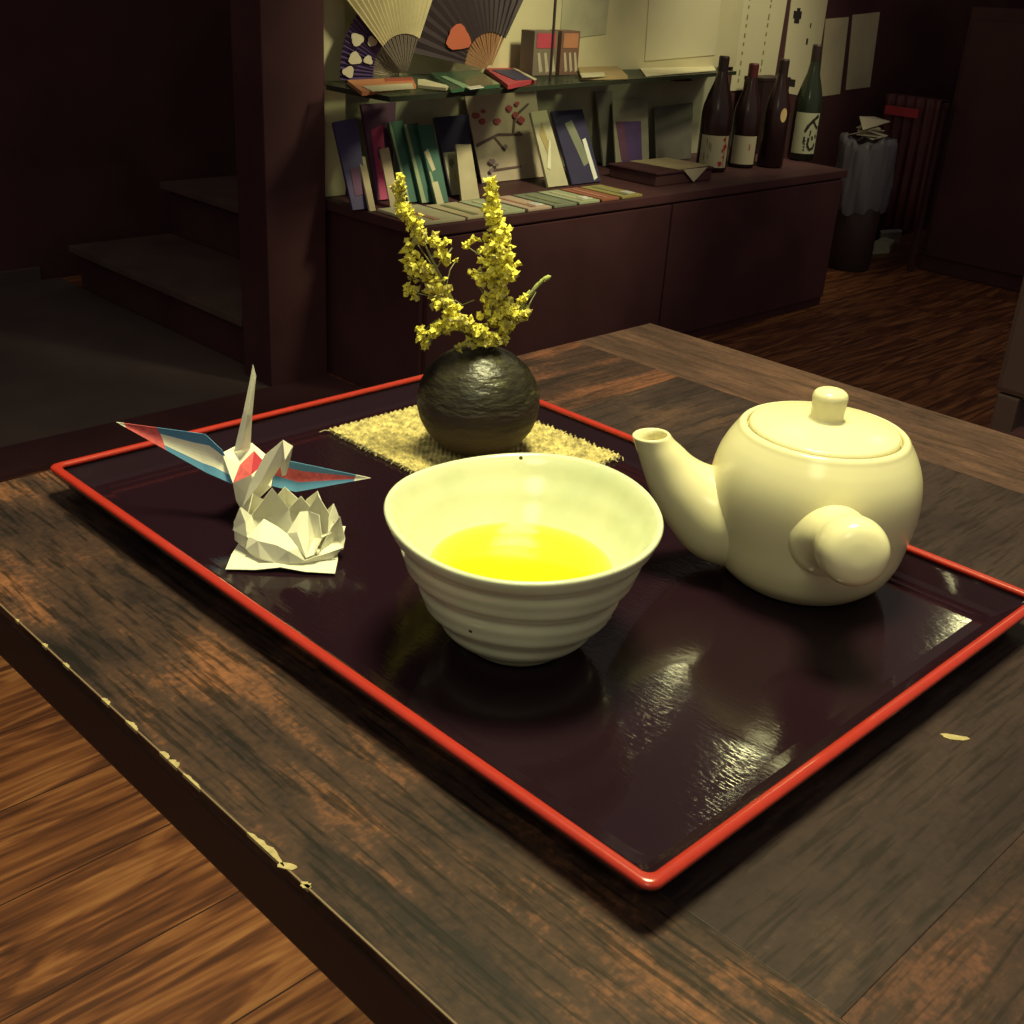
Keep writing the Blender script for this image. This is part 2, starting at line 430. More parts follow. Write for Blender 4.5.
# ------------------------------------------------------------------ bottles
def bottle(label, px, py, r, h, glass, cap, lab, marks, face_px, neck=.0135, hs=.52, lz=(.014, .105), capname='bottle_cap', capl=.055):
    p = atZ(px, py, CT); p.x += FWD.x * r * .7; p.y += FWD.y * r * .7; p.z = CT + .0005
    t = thing('sake_bottle', label, 'bottle', p, 0)
    prof = [(r * .85, 0), (r, .006), (r, h * hs), (r * .93, h * (hs + .06)), (r * .72, h * (hs + .16)), (r * .46, h * (hs + .26)), (neck * 1.15, h * (hs + .34)), (neck, h * .90), (neck, h * .93)]
    link('glass_body', lathe(bmesh.new(), prof, 32), glass, t, True)
    bm = lathe(bmesh.new(), [(neck * 1.12, h * .80 + .02), (neck * 1.15, h - .004), (neck * 1.0, h)], 24)
    c = link(capname, bm, cap, t, False)
    # label wrapped round the front
    a0 = math.atan2(-p.y, -p.x)                    # towards the viewer
    def wrap(u, v, rr):
        a = a0 + (u - .5) * 2.0 + face_px
        return Vector((rr * math.cos(a), rr * math.sin(a), lz[0] + (lz[1] - lz[0]) * (1 - v)))
    def patch(bm, u0, v0, u1, v1, rr, mi=0, nu=14):
        g = [[bm.verts.new(wrap(u0 + (u1 - u0) * i / nu, v, rr)) for i in range(nu + 1)] for v in (v0, v1)]
        for i in range(nu): bm.faces.new((g[0][i], g[0][i + 1], g[1][i + 1], g[1][i])).material_index = mi
    if lab:
        bm = bmesh.new(); patch(bm, 0, 0, 1, 1, r + .0006)
        l = link('paper_label', bm, lab, t, True)
        bm = bmesh.new(); mats = []
        for (poly, mm) in marks:
            if mm not in mats: mats.append(mm)
            # poly: list of (u, v)
            vs = [bm.verts.new(wrap(u, v, r + .0014)) for u, v in poly]
            bm.faces.new(vs).material_index = mats.index(mm)
        if mats: link('label_print', bm, mats, l)
    return t
def rect(u0, v0, u1, v1): return [(u0, v0), (u1, v0), (u1, v1), (u0, v1)]
def blob(u, v, ru, rv, n=7, s=1):
    rd = random.Random(s); return [(u + ru * math.cos(2 * PI * k / n) * rd.uniform(.7, 1.15), v + rv * math.sin(2 * PI * k / n) * rd.uniform(.7, 1.15)) for k in range(n)]
R_, I_, G_ = M['rink'], M['ink'], M['gink']
bottle('tall dark sake bottle with red flowers on its cream label', 712, 172, .046, .322, M['bottle'], M['blackcap'], M['label'],
       [(blob(.80, .10, .05, .07, s=1), R_), (blob(.86, .34, .08, .11, s=2), R_), (blob(.77, .46, .05, .07, s=3), R_), (blob(.82, .66, .035, .06, s=4), R_), (blob(.72, .86, .08, .09, s=5), R_),
        (rect(.84, .0, .86, .95), R_), (rect(.30, .2, .33, .42), G_), (rect(.36, .25, .39, .5), G_), (rect(.16, .55, .19, .8), G_), (rect(.22, .1, .25, .3), G_), (rect(.3, .6, .33, .75), G_)], .1)
bottle('sake bottle with dark red cap and plain cream label', 742, 168, .041, .30, M['bottle'], M['redcap'], M['label'],
       [(rect(.66, .28, .70, .36), R_), (rect(.66, .40, .70, .48), R_), (rect(.67, .38, .72, .40), R_)], .12, lz=(.012, .095))
t3 = bottle('black bottle with a small gold oval spot beside the black box', 771, 168, .040, .315, M['bottle'], M['blackcap'], None, [], 0)
a0 = math.atan2(-t3.location.y, -t3.location.x) + .55
bm = bmesh.new(); vs = []
for k in range(14):
    a = 2 * PI * k / 14; aa = a0 + .27 * math.cos(a)
    vs.append(bm.verts.new((.0408 * math.cos(aa), .0408 * math.sin(aa), .158 + .021 * math.sin(a))))
bm.faces.new(vs); link('gold_oval', bm, M['gold'], t3)  # flat gold oval on the bottle's side
# brush strokes of the two characters on the green-necked bottle
S = []
def stroke(pts, w):
    for (a, b) in zip(pts, pts[1:]):
        dx, dy = b[0] - a[0], b[1] - a[1]; l = math.hypot(dx, dy) or 1; nx, ny = -dy / l * w, dx / l * w * .9
        S.append(([(a[0] + nx, a[1] + ny), (b[0] + nx * .8, b[1] + ny * .8), (b[0] - nx * .8, b[1] - ny * .8), (a[0] - nx, a[1] - ny)], I_))
stroke([(.92, .06), (.74, .16), (.55, .30), (.44, .46)], .055)
stroke([(.72, .2), (.86, .33), (.96, .36)], .045)
stroke([(.66, .42), (.64, .56)], .03)
stroke([(.62, .60), (.60, .78), (.70, .90), (.86, .86), (.90, .74)], .045)
stroke([(.74, .56), (.78, .66)], .04); stroke([(.88, .52), (.93, .62)], .035)
stroke([(.46, .58), (.44, .74)], .035)
for k in range(4): S.append((rect(.46, .66 + k * .075, .52, .70 + k * .075), I_))
bottle('green necked sake bottle with bold black brush writing on its label', 802, 161, .043, .352, M['greenglass'], M['blackcap'], m_('green_white_label', (.46, .47, .32), .7), S, .15, hs=.50, lz=(.024, .150))
t4_ = [o for o in bpy.data.objects if o.name == 'sake_bottle.003'][0]
link('neck_sleeve', lathe(bmesh.new(), [(.0235, .250), (.0182, .270), (.0150, .296), (.0148, .301)], 28, cap0=False, cap1=False), m_('green_sleeve', (.05, .13, .06), .3), t4_, True)
# black box behind the bottles
p = atY(779, 160, 2.30)
bx = thing('black_carton', 'square black carton standing behind the black bottle', 'box', (p.x - .07, 2.345, CT + .0005))
link('carton_body', box(bmesh.new(), -.075, .075, -.04, .04, 0, .225, .002), M['blackcap'], bx)
link('carton_lid', box(bmesh.new(), -.076, .076, -.041, .041, .2255, .238, .002), M['blackcap'], bx)

# ------------------------------------------------------------------ goods on the lower display
def lean(name, label, cat, px, Yt, Yb, m, th=.008, extra=None, group=None):
    """flat pack leaning back: TL, TR, BR, BL in the picture; bottom stands at depth Yb on the counter, top rests at Yt"""
    q = [atY(*px[0], Yt), atY(*px[1], Yt), atY(*px[2], Yb), atY(*px[3], Yb)]
    zb = min(q[2].z, q[3].z); dz = CT + .002 - zb
    base = (q[2] + q[3]) / 2; base.z = CT + .001
    for v in q: v.z += dz if abs(dz) < .03 else 0
    q[2].z = q[3].z = CT + .0015 + th * .3
    t = thing(name, label, cat, base, 0, group)
    q = [v - base for v in q]
    bm = bmesh.new(); slab(bm, q, th, (-.2, -1, .3)); link('cover', bm, m, t)
    if extra:
        nn = (q[1] - q[0]).cross(q[3] - q[0]).normalized()
        if nn.y > 0: nn = -nn
        for k, (nm, poly, mm) in enumerate(extra):
            bm = bmesh.new()
            slab(bm, [quad(q, u, v) + nn * (.0012 + .0006 * k) for u, v in poly], .001, nn)
            link(nm, bm, mm, t)
    return t
navy = m_('navy_cloth', (.055, .04, .13)); purple = m_('purple_cloth', (.11, .035, .10)); mag = m_('magenta_cloth', (.48, .05, .16)); beige = m_('beige_card', (.42, .34, .22))
green = m_('teal_green_cloth', (.05, .14, .11)); cream = m_('cream_card', (.52, .48, .32)); ndark = m_('dark_navy', (.035, .03, .08)); pink = m_('pinkish_sheet', (.50, .41, .31)); twig = m_('twig_brown', (.13, .08, .08)); blos = m_('blossom_red', (.38, .07, .09))
sage = m_('sage_stripe', (.32, .38, .22))
lean('cloth_pack', 'navy purple folded cloth pack at the left end of the lower display', 'cloth', [(333, 118), (357, 114), (369, 204), (353, 207)], 2.30, 2.17, navy,
     extra=[('violet_band', rect(.3, .55, .75, .85), purple)])
lean('folded_fan', 'narrow beige folded fan leaning beside the navy purple pack', 'fan', [(358, 149), (365, 150), (376, 203), (370, 205)], 2.25, 2.145, beige, .005)
lean('cloth_pack', 'plum and bright magenta cloth pack, tallest in the lower display', 'cloth', [(361, 108), (396, 106), (391, 200), (377, 205)], 2.36, 2.235, purple,
     extra=[('magenta_band', [(.18, .28), (.6, .22), (.75, 1), (.2, 1)], mag), ('dark_figure', blob(.42, .52, .12, .08), purple)])
lean('folded_fan', 'narrow beige folded fan leaning in front of the magenta pack', 'fan', [(380, 142), (389, 140), (400, 200), (391, 202)], 2.25, 2.145, beige, .005)
lean('cloth_pack', 'dark teal folded cloth, first of the three green packs', 'cloth', [(388, 122), (403, 120), (420, 199), (408, 203)], 2.31, 2.18, green, extra=[('pale_fold', rect(.02, 0, .16, 1), sage)])
lean('cloth_pack', 'teal cloth pack with pale stripe between two green packs', 'cloth', [(404, 121), (418, 119), (436, 197), (422, 200)], 2.29, 2.16, green,
     extra=[('pale_fold', [(.0, 0), (.16, 0), (.3, 1), (.0, 1)], sage)])
lean('cloth_pack', 'teal cloth pack with a cream fan shape, last of the three green packs', 'cloth', [(418, 118), (433, 117), (449, 194), (436, 197)], 2.27, 2.14, green,
     extra=[('cream_fan_shape', [(.0, .35), (.30, .30), (.52, .58), (.26, .60)], cream), ('pale_fold', [(.0, .6), (.14, .6), (.3, 1), (.1, 1)], sage)])
lean('cloth_pack', 'navy topped handkerchief pack with pale flowered lower half', 'cloth', [(434, 117), (469, 114), (473, 190), (451, 196)], 2.33, 2.20, ndark,
     extra=[('flowered_half', rect(.04, .46, .62, 1), cream), ('flower_print', blob(.25, .6, .1, .06, 8, 2), m_('grey_green_print', (.2, .24, .16))), ('flower_print', blob(.4, .78, .13, .05, 8, 3), m_('yellow_print', (.5, .45, .12))),
            ('flower_print', blob(.5, .92, .1, .05, 8, 4), m_('grey_green_print', (.2, .24, .16)))])
lean('booklet', 'plain beige booklet leaning in front of the flowered pack', 'booklet', [(456, 140), (471, 140), (480, 192), (462, 197)], 2.24, 2.14, m_('kraft_beige', (.46, .40, .26)), .006)
lean('small_card', 'small pale card low in front of the last green pack', 'card', [(432, 172), (438, 171), (445, 194), (438, 196)], 2.17, 2.12, cream, .004)
# plum-blossom sheet
EX = [('branch', [(.02, .56), (.35, .47), (.7, .5), (.7, .525), (.35, .5), (.02, .60)], twig), ('branch', [(.3, .5), (.42, .66), (.40, .68), (.27, .5)], twig),
      ('branch', [(.55, .5), (.62, .3), (.86, .18), (.87, .2), (.65, .32), (.58, .5)], twig), ('branch', [(.15, .86), (.6, .85), (.6, .87), (.15, .885)], twig)]
for i, (u, v, s) in enumerate([(.09, .25, .05), (.16, .32, .05), (.20, .22, .03), (.36, .34, .055), (.56, .22, .05), (.63, .3, .05), (.68, .18, .035), (.70, .36, .055), (.40, .63, .04), (.62, .50, .035), (.17, .78, .05), (.13, .88, .04), (.22, .82, .03)]):
    EX.append(('blossom', blob(u, v, s, s * .75, 8, i + 20), blos if v < .5 else m_('blossom_dull', (.22, .15, .18))))
lean('painted_sheet', 'large pinkish sheet painted with a red plum blossom branch', 'picture', [(464, 101), (534, 92), (548, 180), (482, 190)], 2.385, 2.30, pink, .003, extra=EX)
lean('envelope', 'tall cream envelope pack leaning beside the plum blossom sheet', 'envelope', [(531, 105), (547, 103), (569, 177), (549, 181)], 2.28, 2.17, cream,
     extra=[('ochre_streak', [(.2, .3), (.5, .15), (.6, .5), (.4, .62)], m_('ochre_print', (.40, .32, .14))), ('bright_fold', [(.15, .75), (.65, .38), (.7, .42), (.3, .78)], m_('bright_cream', (.75, .72, .55)))])
lean('envelope', 'dark navy envelope with a pale band in shiny wrapping', 'envelope', [(552, 104), (583, 102), (602, 169), (573, 178)], 2.30, 2.17, ndark,
     extra=[('pale_band', [(.3, .18), (.55, .14), (.80, .72), (.55, .78)], m_('grey_band', (.22, .23, .17))), ('painted_glint', [(.72, .42), (.84, .40), (.9, .95), (.76, .98)], M['shine'])])  # glint on the wrapping is painted as a pale strip
lean('grey_folder', 'plain grey folder standing behind the navy envelope', 'folder', [(596, 92), (612, 90), (618, 162), (604, 166)], 2.39, 2.345, m_('grey_card', (.2, .19, .16)), .006)
lean('picture_card', 'cream card bearing a dark purple square beside the grey folder', 'card', [(613, 96), (648, 92), (650, 160), (617, 166)], 2.37, 2.27, m_('dull_cream', (.28, .26, .19)), .004,
     extra=[('purple_square', [(.05, .30), (.78, .33), (.78, .88), (.18, .9)], m_('deep_violet', (.09, .05, .16))), ('plum_side', [(.05, .30), (.28, .31), (.34, .86), (.16, .86)], m_('deep_plum', (.13, .05, .10)))])
lean('grey_folder', 'wide dim grey sheet leaning behind the riser box', 'folder', [(655, 100), (694, 95), (692, 150), (657, 155)], 2.39, 2.33, m_('dim_grey_sheet', (.13, .12, .10)), .004)

# packs lying flat in a row towards the front edge
flat = [('cream flat fan packet, leftmost of those lying on the cabinet', cream, 1.705, .125), ('cream flat packet lying second from the left end of the cabinet', m_('cream_pack_b', (.55, .47, .30)), 1.833, .10),
        ('pale green flat packet lying behind the yellow flowers', m_('pale_green_pack', (.42, .46, .30)), 1.937, .085), ('cream and pink flat packet lying right of the yellow flowers', m_('pink_cream_pack', (.55, .42, .32)), 2.028, .085),
        ('grey green flat packet lying below the plum blossom sheet', m_('grey_green_pack', (.22, .25, .18)), 2.118, .085), ('pale sage flat packet lying below the cream envelope', m_('sage_pack', (.40, .44, .28)), 2.208, .08),
        ('reddish brown flat packet lying below the cream envelope', m_('rust_pack', (.36, .13, .08)), 2.293, .07), ('gold and olive flat packet, rightmost on the cabinet', m_('olive_pack', (.36, .30, .11)), 2.370, .085)]
for i, (lb, mm, x, wd) in enumerate(flat):
    ln = .150 if i else .17
    t = thing('flat_packet', lb, 'packet', (x, 1.972, CT + .0008), -.02)
    bm = bmesh.new(); box(bm, 0, wd - .006, 0, ln, 0, .007, .0015); link('packet_body', bm, mm, t)
    bm = bmesh.new(); box(bm, wd * .28, wd * .42, .01, ln - .02, .0074, .0086)
    link('printed_band', bm, [m_('rose_band', (.5, .25, .18)), m_('olive_band', (.25, .26, .13)), m_('cream_band', (.6, .55, .38))][i % 3], t)
    if i in (3, 5, 7):
        bm = bmesh.new(); box(bm, wd * .5, wd * .85, .02, .05, .0074, .0086); link('silver_tab', bm, M['shine'], t)

# riser box with a sheet draped over the edge
p0 = atY(637, 190, 2.10)
rs = thing('riser_box', 'dark flat riser box on the cabinet left of the bottles', 'box', (2.60, 2.05, CT + .0005))
link('box_body', box(bmesh.new(), 0, .25, 0, .17, 0, .030, .003), M['dark'], rs)
link('box_lid', box(bmesh.new(), -.004, .254, -.004, .174, .0305, .038, .003), M['darker'], rs)
q = [Vector((x, y, CT + .0405)) for x, y in ((2.68, 2.215), (2.84, 2.21), (2.85, 2.06), (2.70, 2.052))]
bm = bmesh.new(); slab(bm, q, .0015, (0, 0, 1))
t = thing('paper_sheet', 'tan paper sheet lying on the dark riser box', 'paper', (0, 0, 0))
link('sheet', bm, m_('tan_sheet', (.42, .34, .20)), t)
bm = bmesh.new(); fy = 2.0445; fx = 2.71
tri = [Vector((fx, fy, CT + .0395)), Vector((fx + .11, fy, CT + .0395)), Vector((fx + .05, fy - .002, CT + .003))]
slab(bm, tri, .001, (0, -1, 0)); link('hanging_corner', bm, m_('pale_tan', (.55, .48, .36)), t)

# ------------------------------------------------------------------ goods on the glass shelf
def fan(label, cpx, Y, a0, a1, r1, r2, ribm, leafm, nf=16, tilt=.12, spots=None, lean_dir=1):
    c = atY(*cpx, Y); c.z = max(c.z, SZ + .004)
    t = thing('folding_fan', label, 'fan', c)
    T = Matrix.Rotation(-tilt, 4, 'X')
    bm = bmesh.new()
    n = nf
    for k in range(n):
        a = a0 + (a1 - a0) * (k + .5) / n; w = (a1 - a0) / n * .36
        y = .0012 * (k % 2)
        pts = [(.012 * math.cos(a - w), .012 * math.sin(a - w)), (r1 * math.cos(a - w), r1 * math.sin(a - w)), (r1 * math.cos(a + w), r1 * math.sin(a + w)), (.012 * math.cos(a + w), .012 * math.sin(a + w))]
        slab(bm, [T @ Vector((x, y, z)) for x, z in pts], .001, (0, -1, 0))
    link('rib', bm, ribm, t)
    bm = bmesh.new(); grid = []
    m = n * 2
    for k in range(m + 1):
        a = a0 + (a1 - a0) * k / m; y = .004 * (1 if k % 2 else -1) * 1
        grid.append([bm.verts.new(T @ Vector((r * math.cos(a), y * (r / r2) - .003, r * math.sin(a)))) for r in (r1 * .96, (r1 + r2) / 2, r2)])
    for k in range(m):
        for j in range(2): bm.faces.new((grid[k][j], grid[k + 1][j], grid[k + 1][j + 1], grid[k][j + 1]))
    o = link('leaf', bm, leafm, t); s = o.modifiers.new('thick', 'SOLIDIFY'); s.thickness = .0006
    if spots:
        for (r, a, s_, sd) in spots:
            bm = bmesh.new(); rd = random.Random(sd); vs = []
            for k in range(18):
                aa = 2 * PI * k / 18; q_ = s_ * (1 + .14 * math.sin(3 * aa + sd) + rd.uniform(-.06, .06))
                x = r * math.cos(a) + q_ * math.cos(aa) * 1.3; z = r * math.sin(a) + q_ * math.sin(aa)
                vs.append(T @ Vector((x, -.0095, z)))
            slab(bm, vs, .0008, (0, -1, 0))
            link('printed_spot', bm, spots_m[0], t)
    return t
leafc = m_('straw_fan_leaf', (.42, .36, .20)); leafn = m_('indigo_fan_leaf', (.06, .035, .12)); leafd = m_('black_fan_leaf', (.026, .014, .020)); ribd = m_('dark_fan_rib', (.10, .075, .06)); ribo = m_('orange_brown_rib', (.28, .13, .06))
spots_m = [m_('pale_gourd_print', (.45, .41, .30))]
sp = [(.215, 2.60, .017, 1), (.165, 2.45, .013, 2), (.205, 2.86, .017, 3), (.155, 2.80, .012, 4), (.225, 3.06, .015, 5)]
fan('indigo fan with pale gourd prints at the left end of the shelf', (403, 77), 2.28, 2.25, 3.16, .095, .185, ribd, leafn, 14, .10, [(r * .74, a, s_ * .8, i) for r, a, s_, i in sp])
fan('large straw coloured fan opened in front of the indigo fan', (406, 77), 2.255, 1.10, 2.36, .098, .33, ribd, leafc, 18, .10)
spots_m = [m_('orange_flower_print', (.42, .10, .05))]
fan('black fan with an orange flower and brown ribs on the shelf', (490, 70), 2.345, .98, 2.98, .095, .40, ribo, leafd, 18, .06, [(.140, 2.56, .030, 3), (.30, 1.55, .018, 9), (.27, 1.9, .012, 8)])

def flatZ(name, label, cat, px, z, m, th, subs=()):
    q = [atZ(*p, z) for p in px]
    c = sum(q, Vector()) / len(q); c.z = z - th
    t = thing(name, label, cat, c); q = [v - c for v in q]
    bm = bmesh.new(); slab(bm, q, th, (0, 0, 1)); link('body', bm, m, t)
    for nm, pp, mm in subs:
        bm = bmesh.new(); slab(bm, [atZ(*p, z + .0015) - c for p in pp], .0015, (0, 0, 1)); link(nm, bm, mm, t)
    return t
org = m_('orange_pack', (.50, .20, .09)); 
z1 = SZ + .010
flatZ('packaged_fan', 'orange and cream packaged fan lying at the left of the shelf', 'fan', [(347, 80), (412, 77), (416, 85), (362, 92)], z1, org, .008,
      [('cream_pattern', [(362, 86), (412, 83), (414, 88), (372, 91)], cream), ('red_pattern', [(385, 78), (412, 77), (414, 80), (386, 81)], m_('brick_red', (.35, .08, .05)))])
flatZ('fan_handle_pack', 'slim cream pointed packet lying right of the orange fan', 'packet', [(418, 79), (424, 79), (450, 86), (446, 88), (418, 85)], z1, cream, .006)
flatZ('green_packet', 'green glossy packet lying in the middle of the shelf', 'packet', [(430, 73), (478, 70), (500, 84), (452, 89)], z1, m_('bottle_green', (.05, .12, .07), .15), .008,
      [('pale_stripe', [(440, 76), (446, 76), (470, 86), (462, 87)], m_('green_glint', (.2, .3, .18))), ('bright_patch', [(466, 87), (480, 85), (484, 87), (470, 89)], M['shine'])])  # pale stripe is glare put on as colour
flatZ('red_packet', 'red and navy flat packet lying below the black fan', 'packet', [(484, 67), (512, 66), (536, 79), (508, 85)], z1 + .002, m_('crimson_pack', (.42, .05, .07)), .010,
      [('navy_stripe', [(492, 70), (513, 69), (532, 79), (516, 80)], ndark), ('white_edge', [(513, 68), (515, 68), (537, 79), (534, 80)], cream)])
flatZ('tan_packet', 'tan flat packets lying behind the rod at the shelf middle', 'packet', [(578, 67), (618, 66), (628, 76), (582, 77)], z1, m_('tan_pack', (.36, .26, .13)), .008, [('pale_end', [(580, 73), (604, 72), (605, 76), (582, 77)], cream)])
flatZ('white_sheet', 'long white sheet lying on the right end of the glass shelf', 'paper', [(640, 68), (712, 64), (716, 70), (646, 76)], SZ + .003, m_('bright_sheet', (.75, .70, .45)), .002)
def carton(label, px0, px1, ptop, pbot, Y, cols):
    a = atY(px0, pbot, Y); b = atY(px1, pbot, Y); tp = atY((px0 + px1) / 2, ptop, Y)
    w = b.x - a.x; h = tp.z - SZ - .001
    t = thing('small_carton', label, 'box', (a.x, Y, SZ + .001))
    link('carton_body', box(bmesh.new(), 0, w, 0, .05, 0, h, .001), cols[0], t)
    bm = bmesh.new(); slab(bm, [(w * .1, -.0012, h * .95), (w * .9, -.0012, h * .95), (w * .9, -.0012, h * .62), (w * .1, -.0012, h * .62)], .001, (0, -1, 0)); link('printed_panel', bm, cols[1], t)
    bm = bmesh.new()
    for k in range(3):
        u = .15 + k * .28
        slab(bm, [(w * u, -.0012, h * .5), (w * (u + .1), -.0012, h * .52), (w * (u + .26), -.0012, h * .1), (w * (u + .12), -.0012, h * .06)], .001, (0, -1, 0))
    link('pale_stripe', bm, cols[2], t)
carton('grey brown carton with red flower on the shelf left of the rod', 532, 555, 31, 80, 2.31, (m_('grey_brown_box', (.17, .13, .10)), m_('flower_red', (.42, .05, .08)), m_('pale_fleck', (.40, .35, .26))))
carton('brown carton with orange top on the shelf right of the rod', 559, 577, 31, 78, 2.31, (m_('brown_box', (.15, .08, .06)), m_('dull_orange', (.40, .17, .09)), m_('pale_fleck', (.40, .35, .26))))

# ------------------------------------------------------------------ right side of the room
bc = atY(868, 150, 2.22)
bn = thing('waste_bin', 'dark bin lined with a clear bag beyond the cabinet end', 'bin', (bc.x, 2.22, 0))
link('bin_body', lathe(bmesh.new(), [(.075, 0), (.08, .005), (.092, .455), (.086, .455), (.075, .02)], 32, cap1=True), m_('bin_plastic', (.04, .02, .024)), bn, True)
bm = bmesh.new()
lathe(bm, [(.093, .22), (.100, .25), (.101, .33), (.100, .44), (.094, .468), (.08, .462)], 64,
      fn=lambda r, z, a: (r + .007 * math.sin(9 * a + z * 20) + .004 * math.sin(23 * a), z + .012 * math.sin(3 * a + 1) + .006 * math.sin(11 * a)), cap0=False, cap1=False)
link('bin_liner', bm, M['bag'], bn, True)
bm = bmesh.new()
for k in range(6):
    a = k * 1.1; rd = random.Random(k)
    slab(bm, [Vector((.075 * math.cos(a + j * 1.3) * rd.uniform(.3, 1) - .02, .075 * math.sin(a + j * 1.3) * rd.uniform(.5, 1) - .01, .462 + .007 * k + rd.uniform(0, .045))) for j in range(4)], .002, (0, 0, 1))
link('crumpled_paper', bm, m_('crumpled_paper', (.50, .45, .34)), bn)
# red draped cloth on a dark stand
p = atX(917, 100, 4.35)
rc = thing('coat_stand', 'dark stand hung with a deep red cloth near the right wall', 'stand', (4.19, 2.155, 0))
for yy in (-.115, .095):
    link('post', box(bmesh.new(), -.01, .01, yy, yy + .02, 0, .585, .003), M['darker'], rc)
link('top_rail', box(bmesh.new(), -.01, .01, -.12, .12, .5855, .605, .003), M['darker'], rc)
bm = bmesh.new(); n = 40; g = []
for k in range(n + 1):
    y = -.11 + .22 * k / n
    g.append([bm.verts.new((-.034 - .008 * math.sin(k * .9) * (1 - abs(z - .6)), y, z)) for z in (.15, .3, .5, .58, .612)] + [bm.verts.new((.03, y, .612)), bm.verts.new((.035, y, .35))])
for k in range(n):
    for j in range(6): bm.faces.new((g[k][j], g[k + 1][j], g[k + 1][j + 1], g[k][j + 1]))
o = link('red_cloth', bm, m_('deep_red_cloth', (.07, .012, .017)), rc, True); s = o.modifiers.new('t', 'SOLIDIFY'); s.thickness = .003
link('red_fringe', box(bmesh.new(), -.055, -.046, -.04, .09, .545, .575), m_('bright_red_trim', (.34, .02, .04)), rc)
# shoes / papers on the floor
q = [atZ(*p, .03) for p in ((872, 242), (884, 237), (895, 240), (890, 246), (874, 247))]
tq = sum(q, Vector()) / 5; tq.z = 0
t = thing('crumpled_paper', 'small pale crumpled paper on the floor near the red cloth', 'paper', tq)
bm = bmesh.new(); slab(bm, [v - tq for v in q], .029, (0, 0, 1)); link('paper_wad', bm, m_('wad', (.75, .72, .55)), t)
q = [atZ(*p, .05) for p in ((880, 230), (902, 229), (902, 232), (881, 233))]
bm = bmesh.new(); tq2 = sum(q, Vector()) / 4; tq2.z = 0; slab(bm, [v - tq2 for v in q], .049, (0, 0, 1))
t = link('paper_stack', bm, m_('dim_paper', (.50, .48, .42))); t.location = tq2; tag(t, 'narrow grey bundle on the floor behind the pale paper wad', 'paper')
# dark chest
ch = thing('dark_chest', 'tall black brown wooden chest standing against the right side', 'chest', (4.25, 1.25, 0))
link('chest_body', box(bmesh.new(), 0, .7, -.45, .80, 0, .92, .006), M['darker'], ch)
for k in range(2): link('chest_door', box(bmesh.new(), -.014, -.0005, -.43 + k * .615, .165 + k * .615, .06, .88, .003), M['darker'], ch)
# chair whose back enters at the right edge
chd = thing('wooden_chair', 'dark wooden chair beyond the table at the right edge', 'chair', (1.50, .395, 0))
cw = m_('chair_wood', (.06, .034, .034), .5)
link('backrest', box(bmesh.new(), .0, .028, -.19, .19, .50, .745, .008), cw, chd)
link('seat', box(bmesh.new(), -.002, .36, -.19, .19, .42, .455, .01), M['darker'], chd)
for x in (.015, .33):
    for y in (-.17, .17):
        link('leg', box(bmesh.new(), x - .015, x + .015, y - .015, y + .015, 0, .419 if x > .1 else .499, .003), cw, chd)

# ------------------------------------------------------------------ the table
TZ = .70
TX0, TX1, TY0, TY1 = .170, .789, -.012, .612
ix0, ix1, iy0, iy1 = .257, .694, .100, .505
tb = thing('wooden_table', 'square dark brown veneered table carrying the tea tray', 'table', (.48, .30, 0))
def loc(bm):
    bmesh.ops.translate(bm, verts=bm.verts, vec=(-.48, -.30, 0)); return bm
g = .0001
link('edge_board', loc(box(bmesh.new(), TX0, ix0 - g, TY0, TY1, TZ - .006, TZ, .00025)), M['strip_l'], tb)
link('edge_board', loc(box(bmesh.new(), ix1 + g, TX1, TY0, TY1, TZ - .006, TZ, .00025)), M['strip_r'], tb)
link('edge_board', loc(box(bmesh.new(), ix0, ix1, iy1 + g, TY1, TZ - .006, TZ, .00025)), M['strip_x'], tb)
link('edge_board', loc(box(bmesh.new(), ix0, ix1, TY0, iy0 - g, TZ - .006, TZ, .00025)), M['strip_x'], tb)
link('centre_panel', loc(box(bmesh.new(), ix0, ix1, iy0, iy1, TZ - .006, TZ - .0001, .0004)), M['panel'], tb)
link('table_slab', loc(box(bmesh.new(), TX0 + .0006, TX1 - .0006, TY0 + .0006, TY1 - .0006, TZ - .034, TZ - .0062, .002)), M['edge'], tb)
link('pedestal', loc(box(bmesh.new(), .44, .52, .26, .34, .03, TZ - .0345, .01)), M['darker'], tb)
link('pedestal_base', loc(box(bmesh.new(), .34, .62, .16, .44, 0, .0295, .006)), M['darker'], tb)
# chipped veneer along the near left edge
rd = random.Random(3)
def chip(px, py, ln, wd):
    c = atZ(px, py, TZ); y = c.y; x = TX0
    k = 9; top = []
    for i in range(k + 1):
        top.append(Vector((x + wd * (math.sin(PI * i / k) ** .6) * rd.uniform(.5, 1), y + (i / k - .5) * ln, TZ + .0003)))
    bm = bmesh.new(); slab(bm, [Vector((x - .0004, y - ln / 2, TZ + .0003))] + top + [Vector((x - .0004, y + ln / 2, TZ + .0003))], .0015, (0, 0, 1))
    link('chipped_edge', loc(bm), M['chip'], tb)
for a in ((47, 645, .004, .0016), (68, 665, .005, .0012), (108, 701, .006, .0018), (134, 725, .009, .0016), (166, 755, .006, .0022), (176, 763, .006, .0022), (195, 780, .012, .0010), (268, 848, .022, .0024), (308, 884, .004, .0022), (20, 620, .003, .0008)): chip(*a)
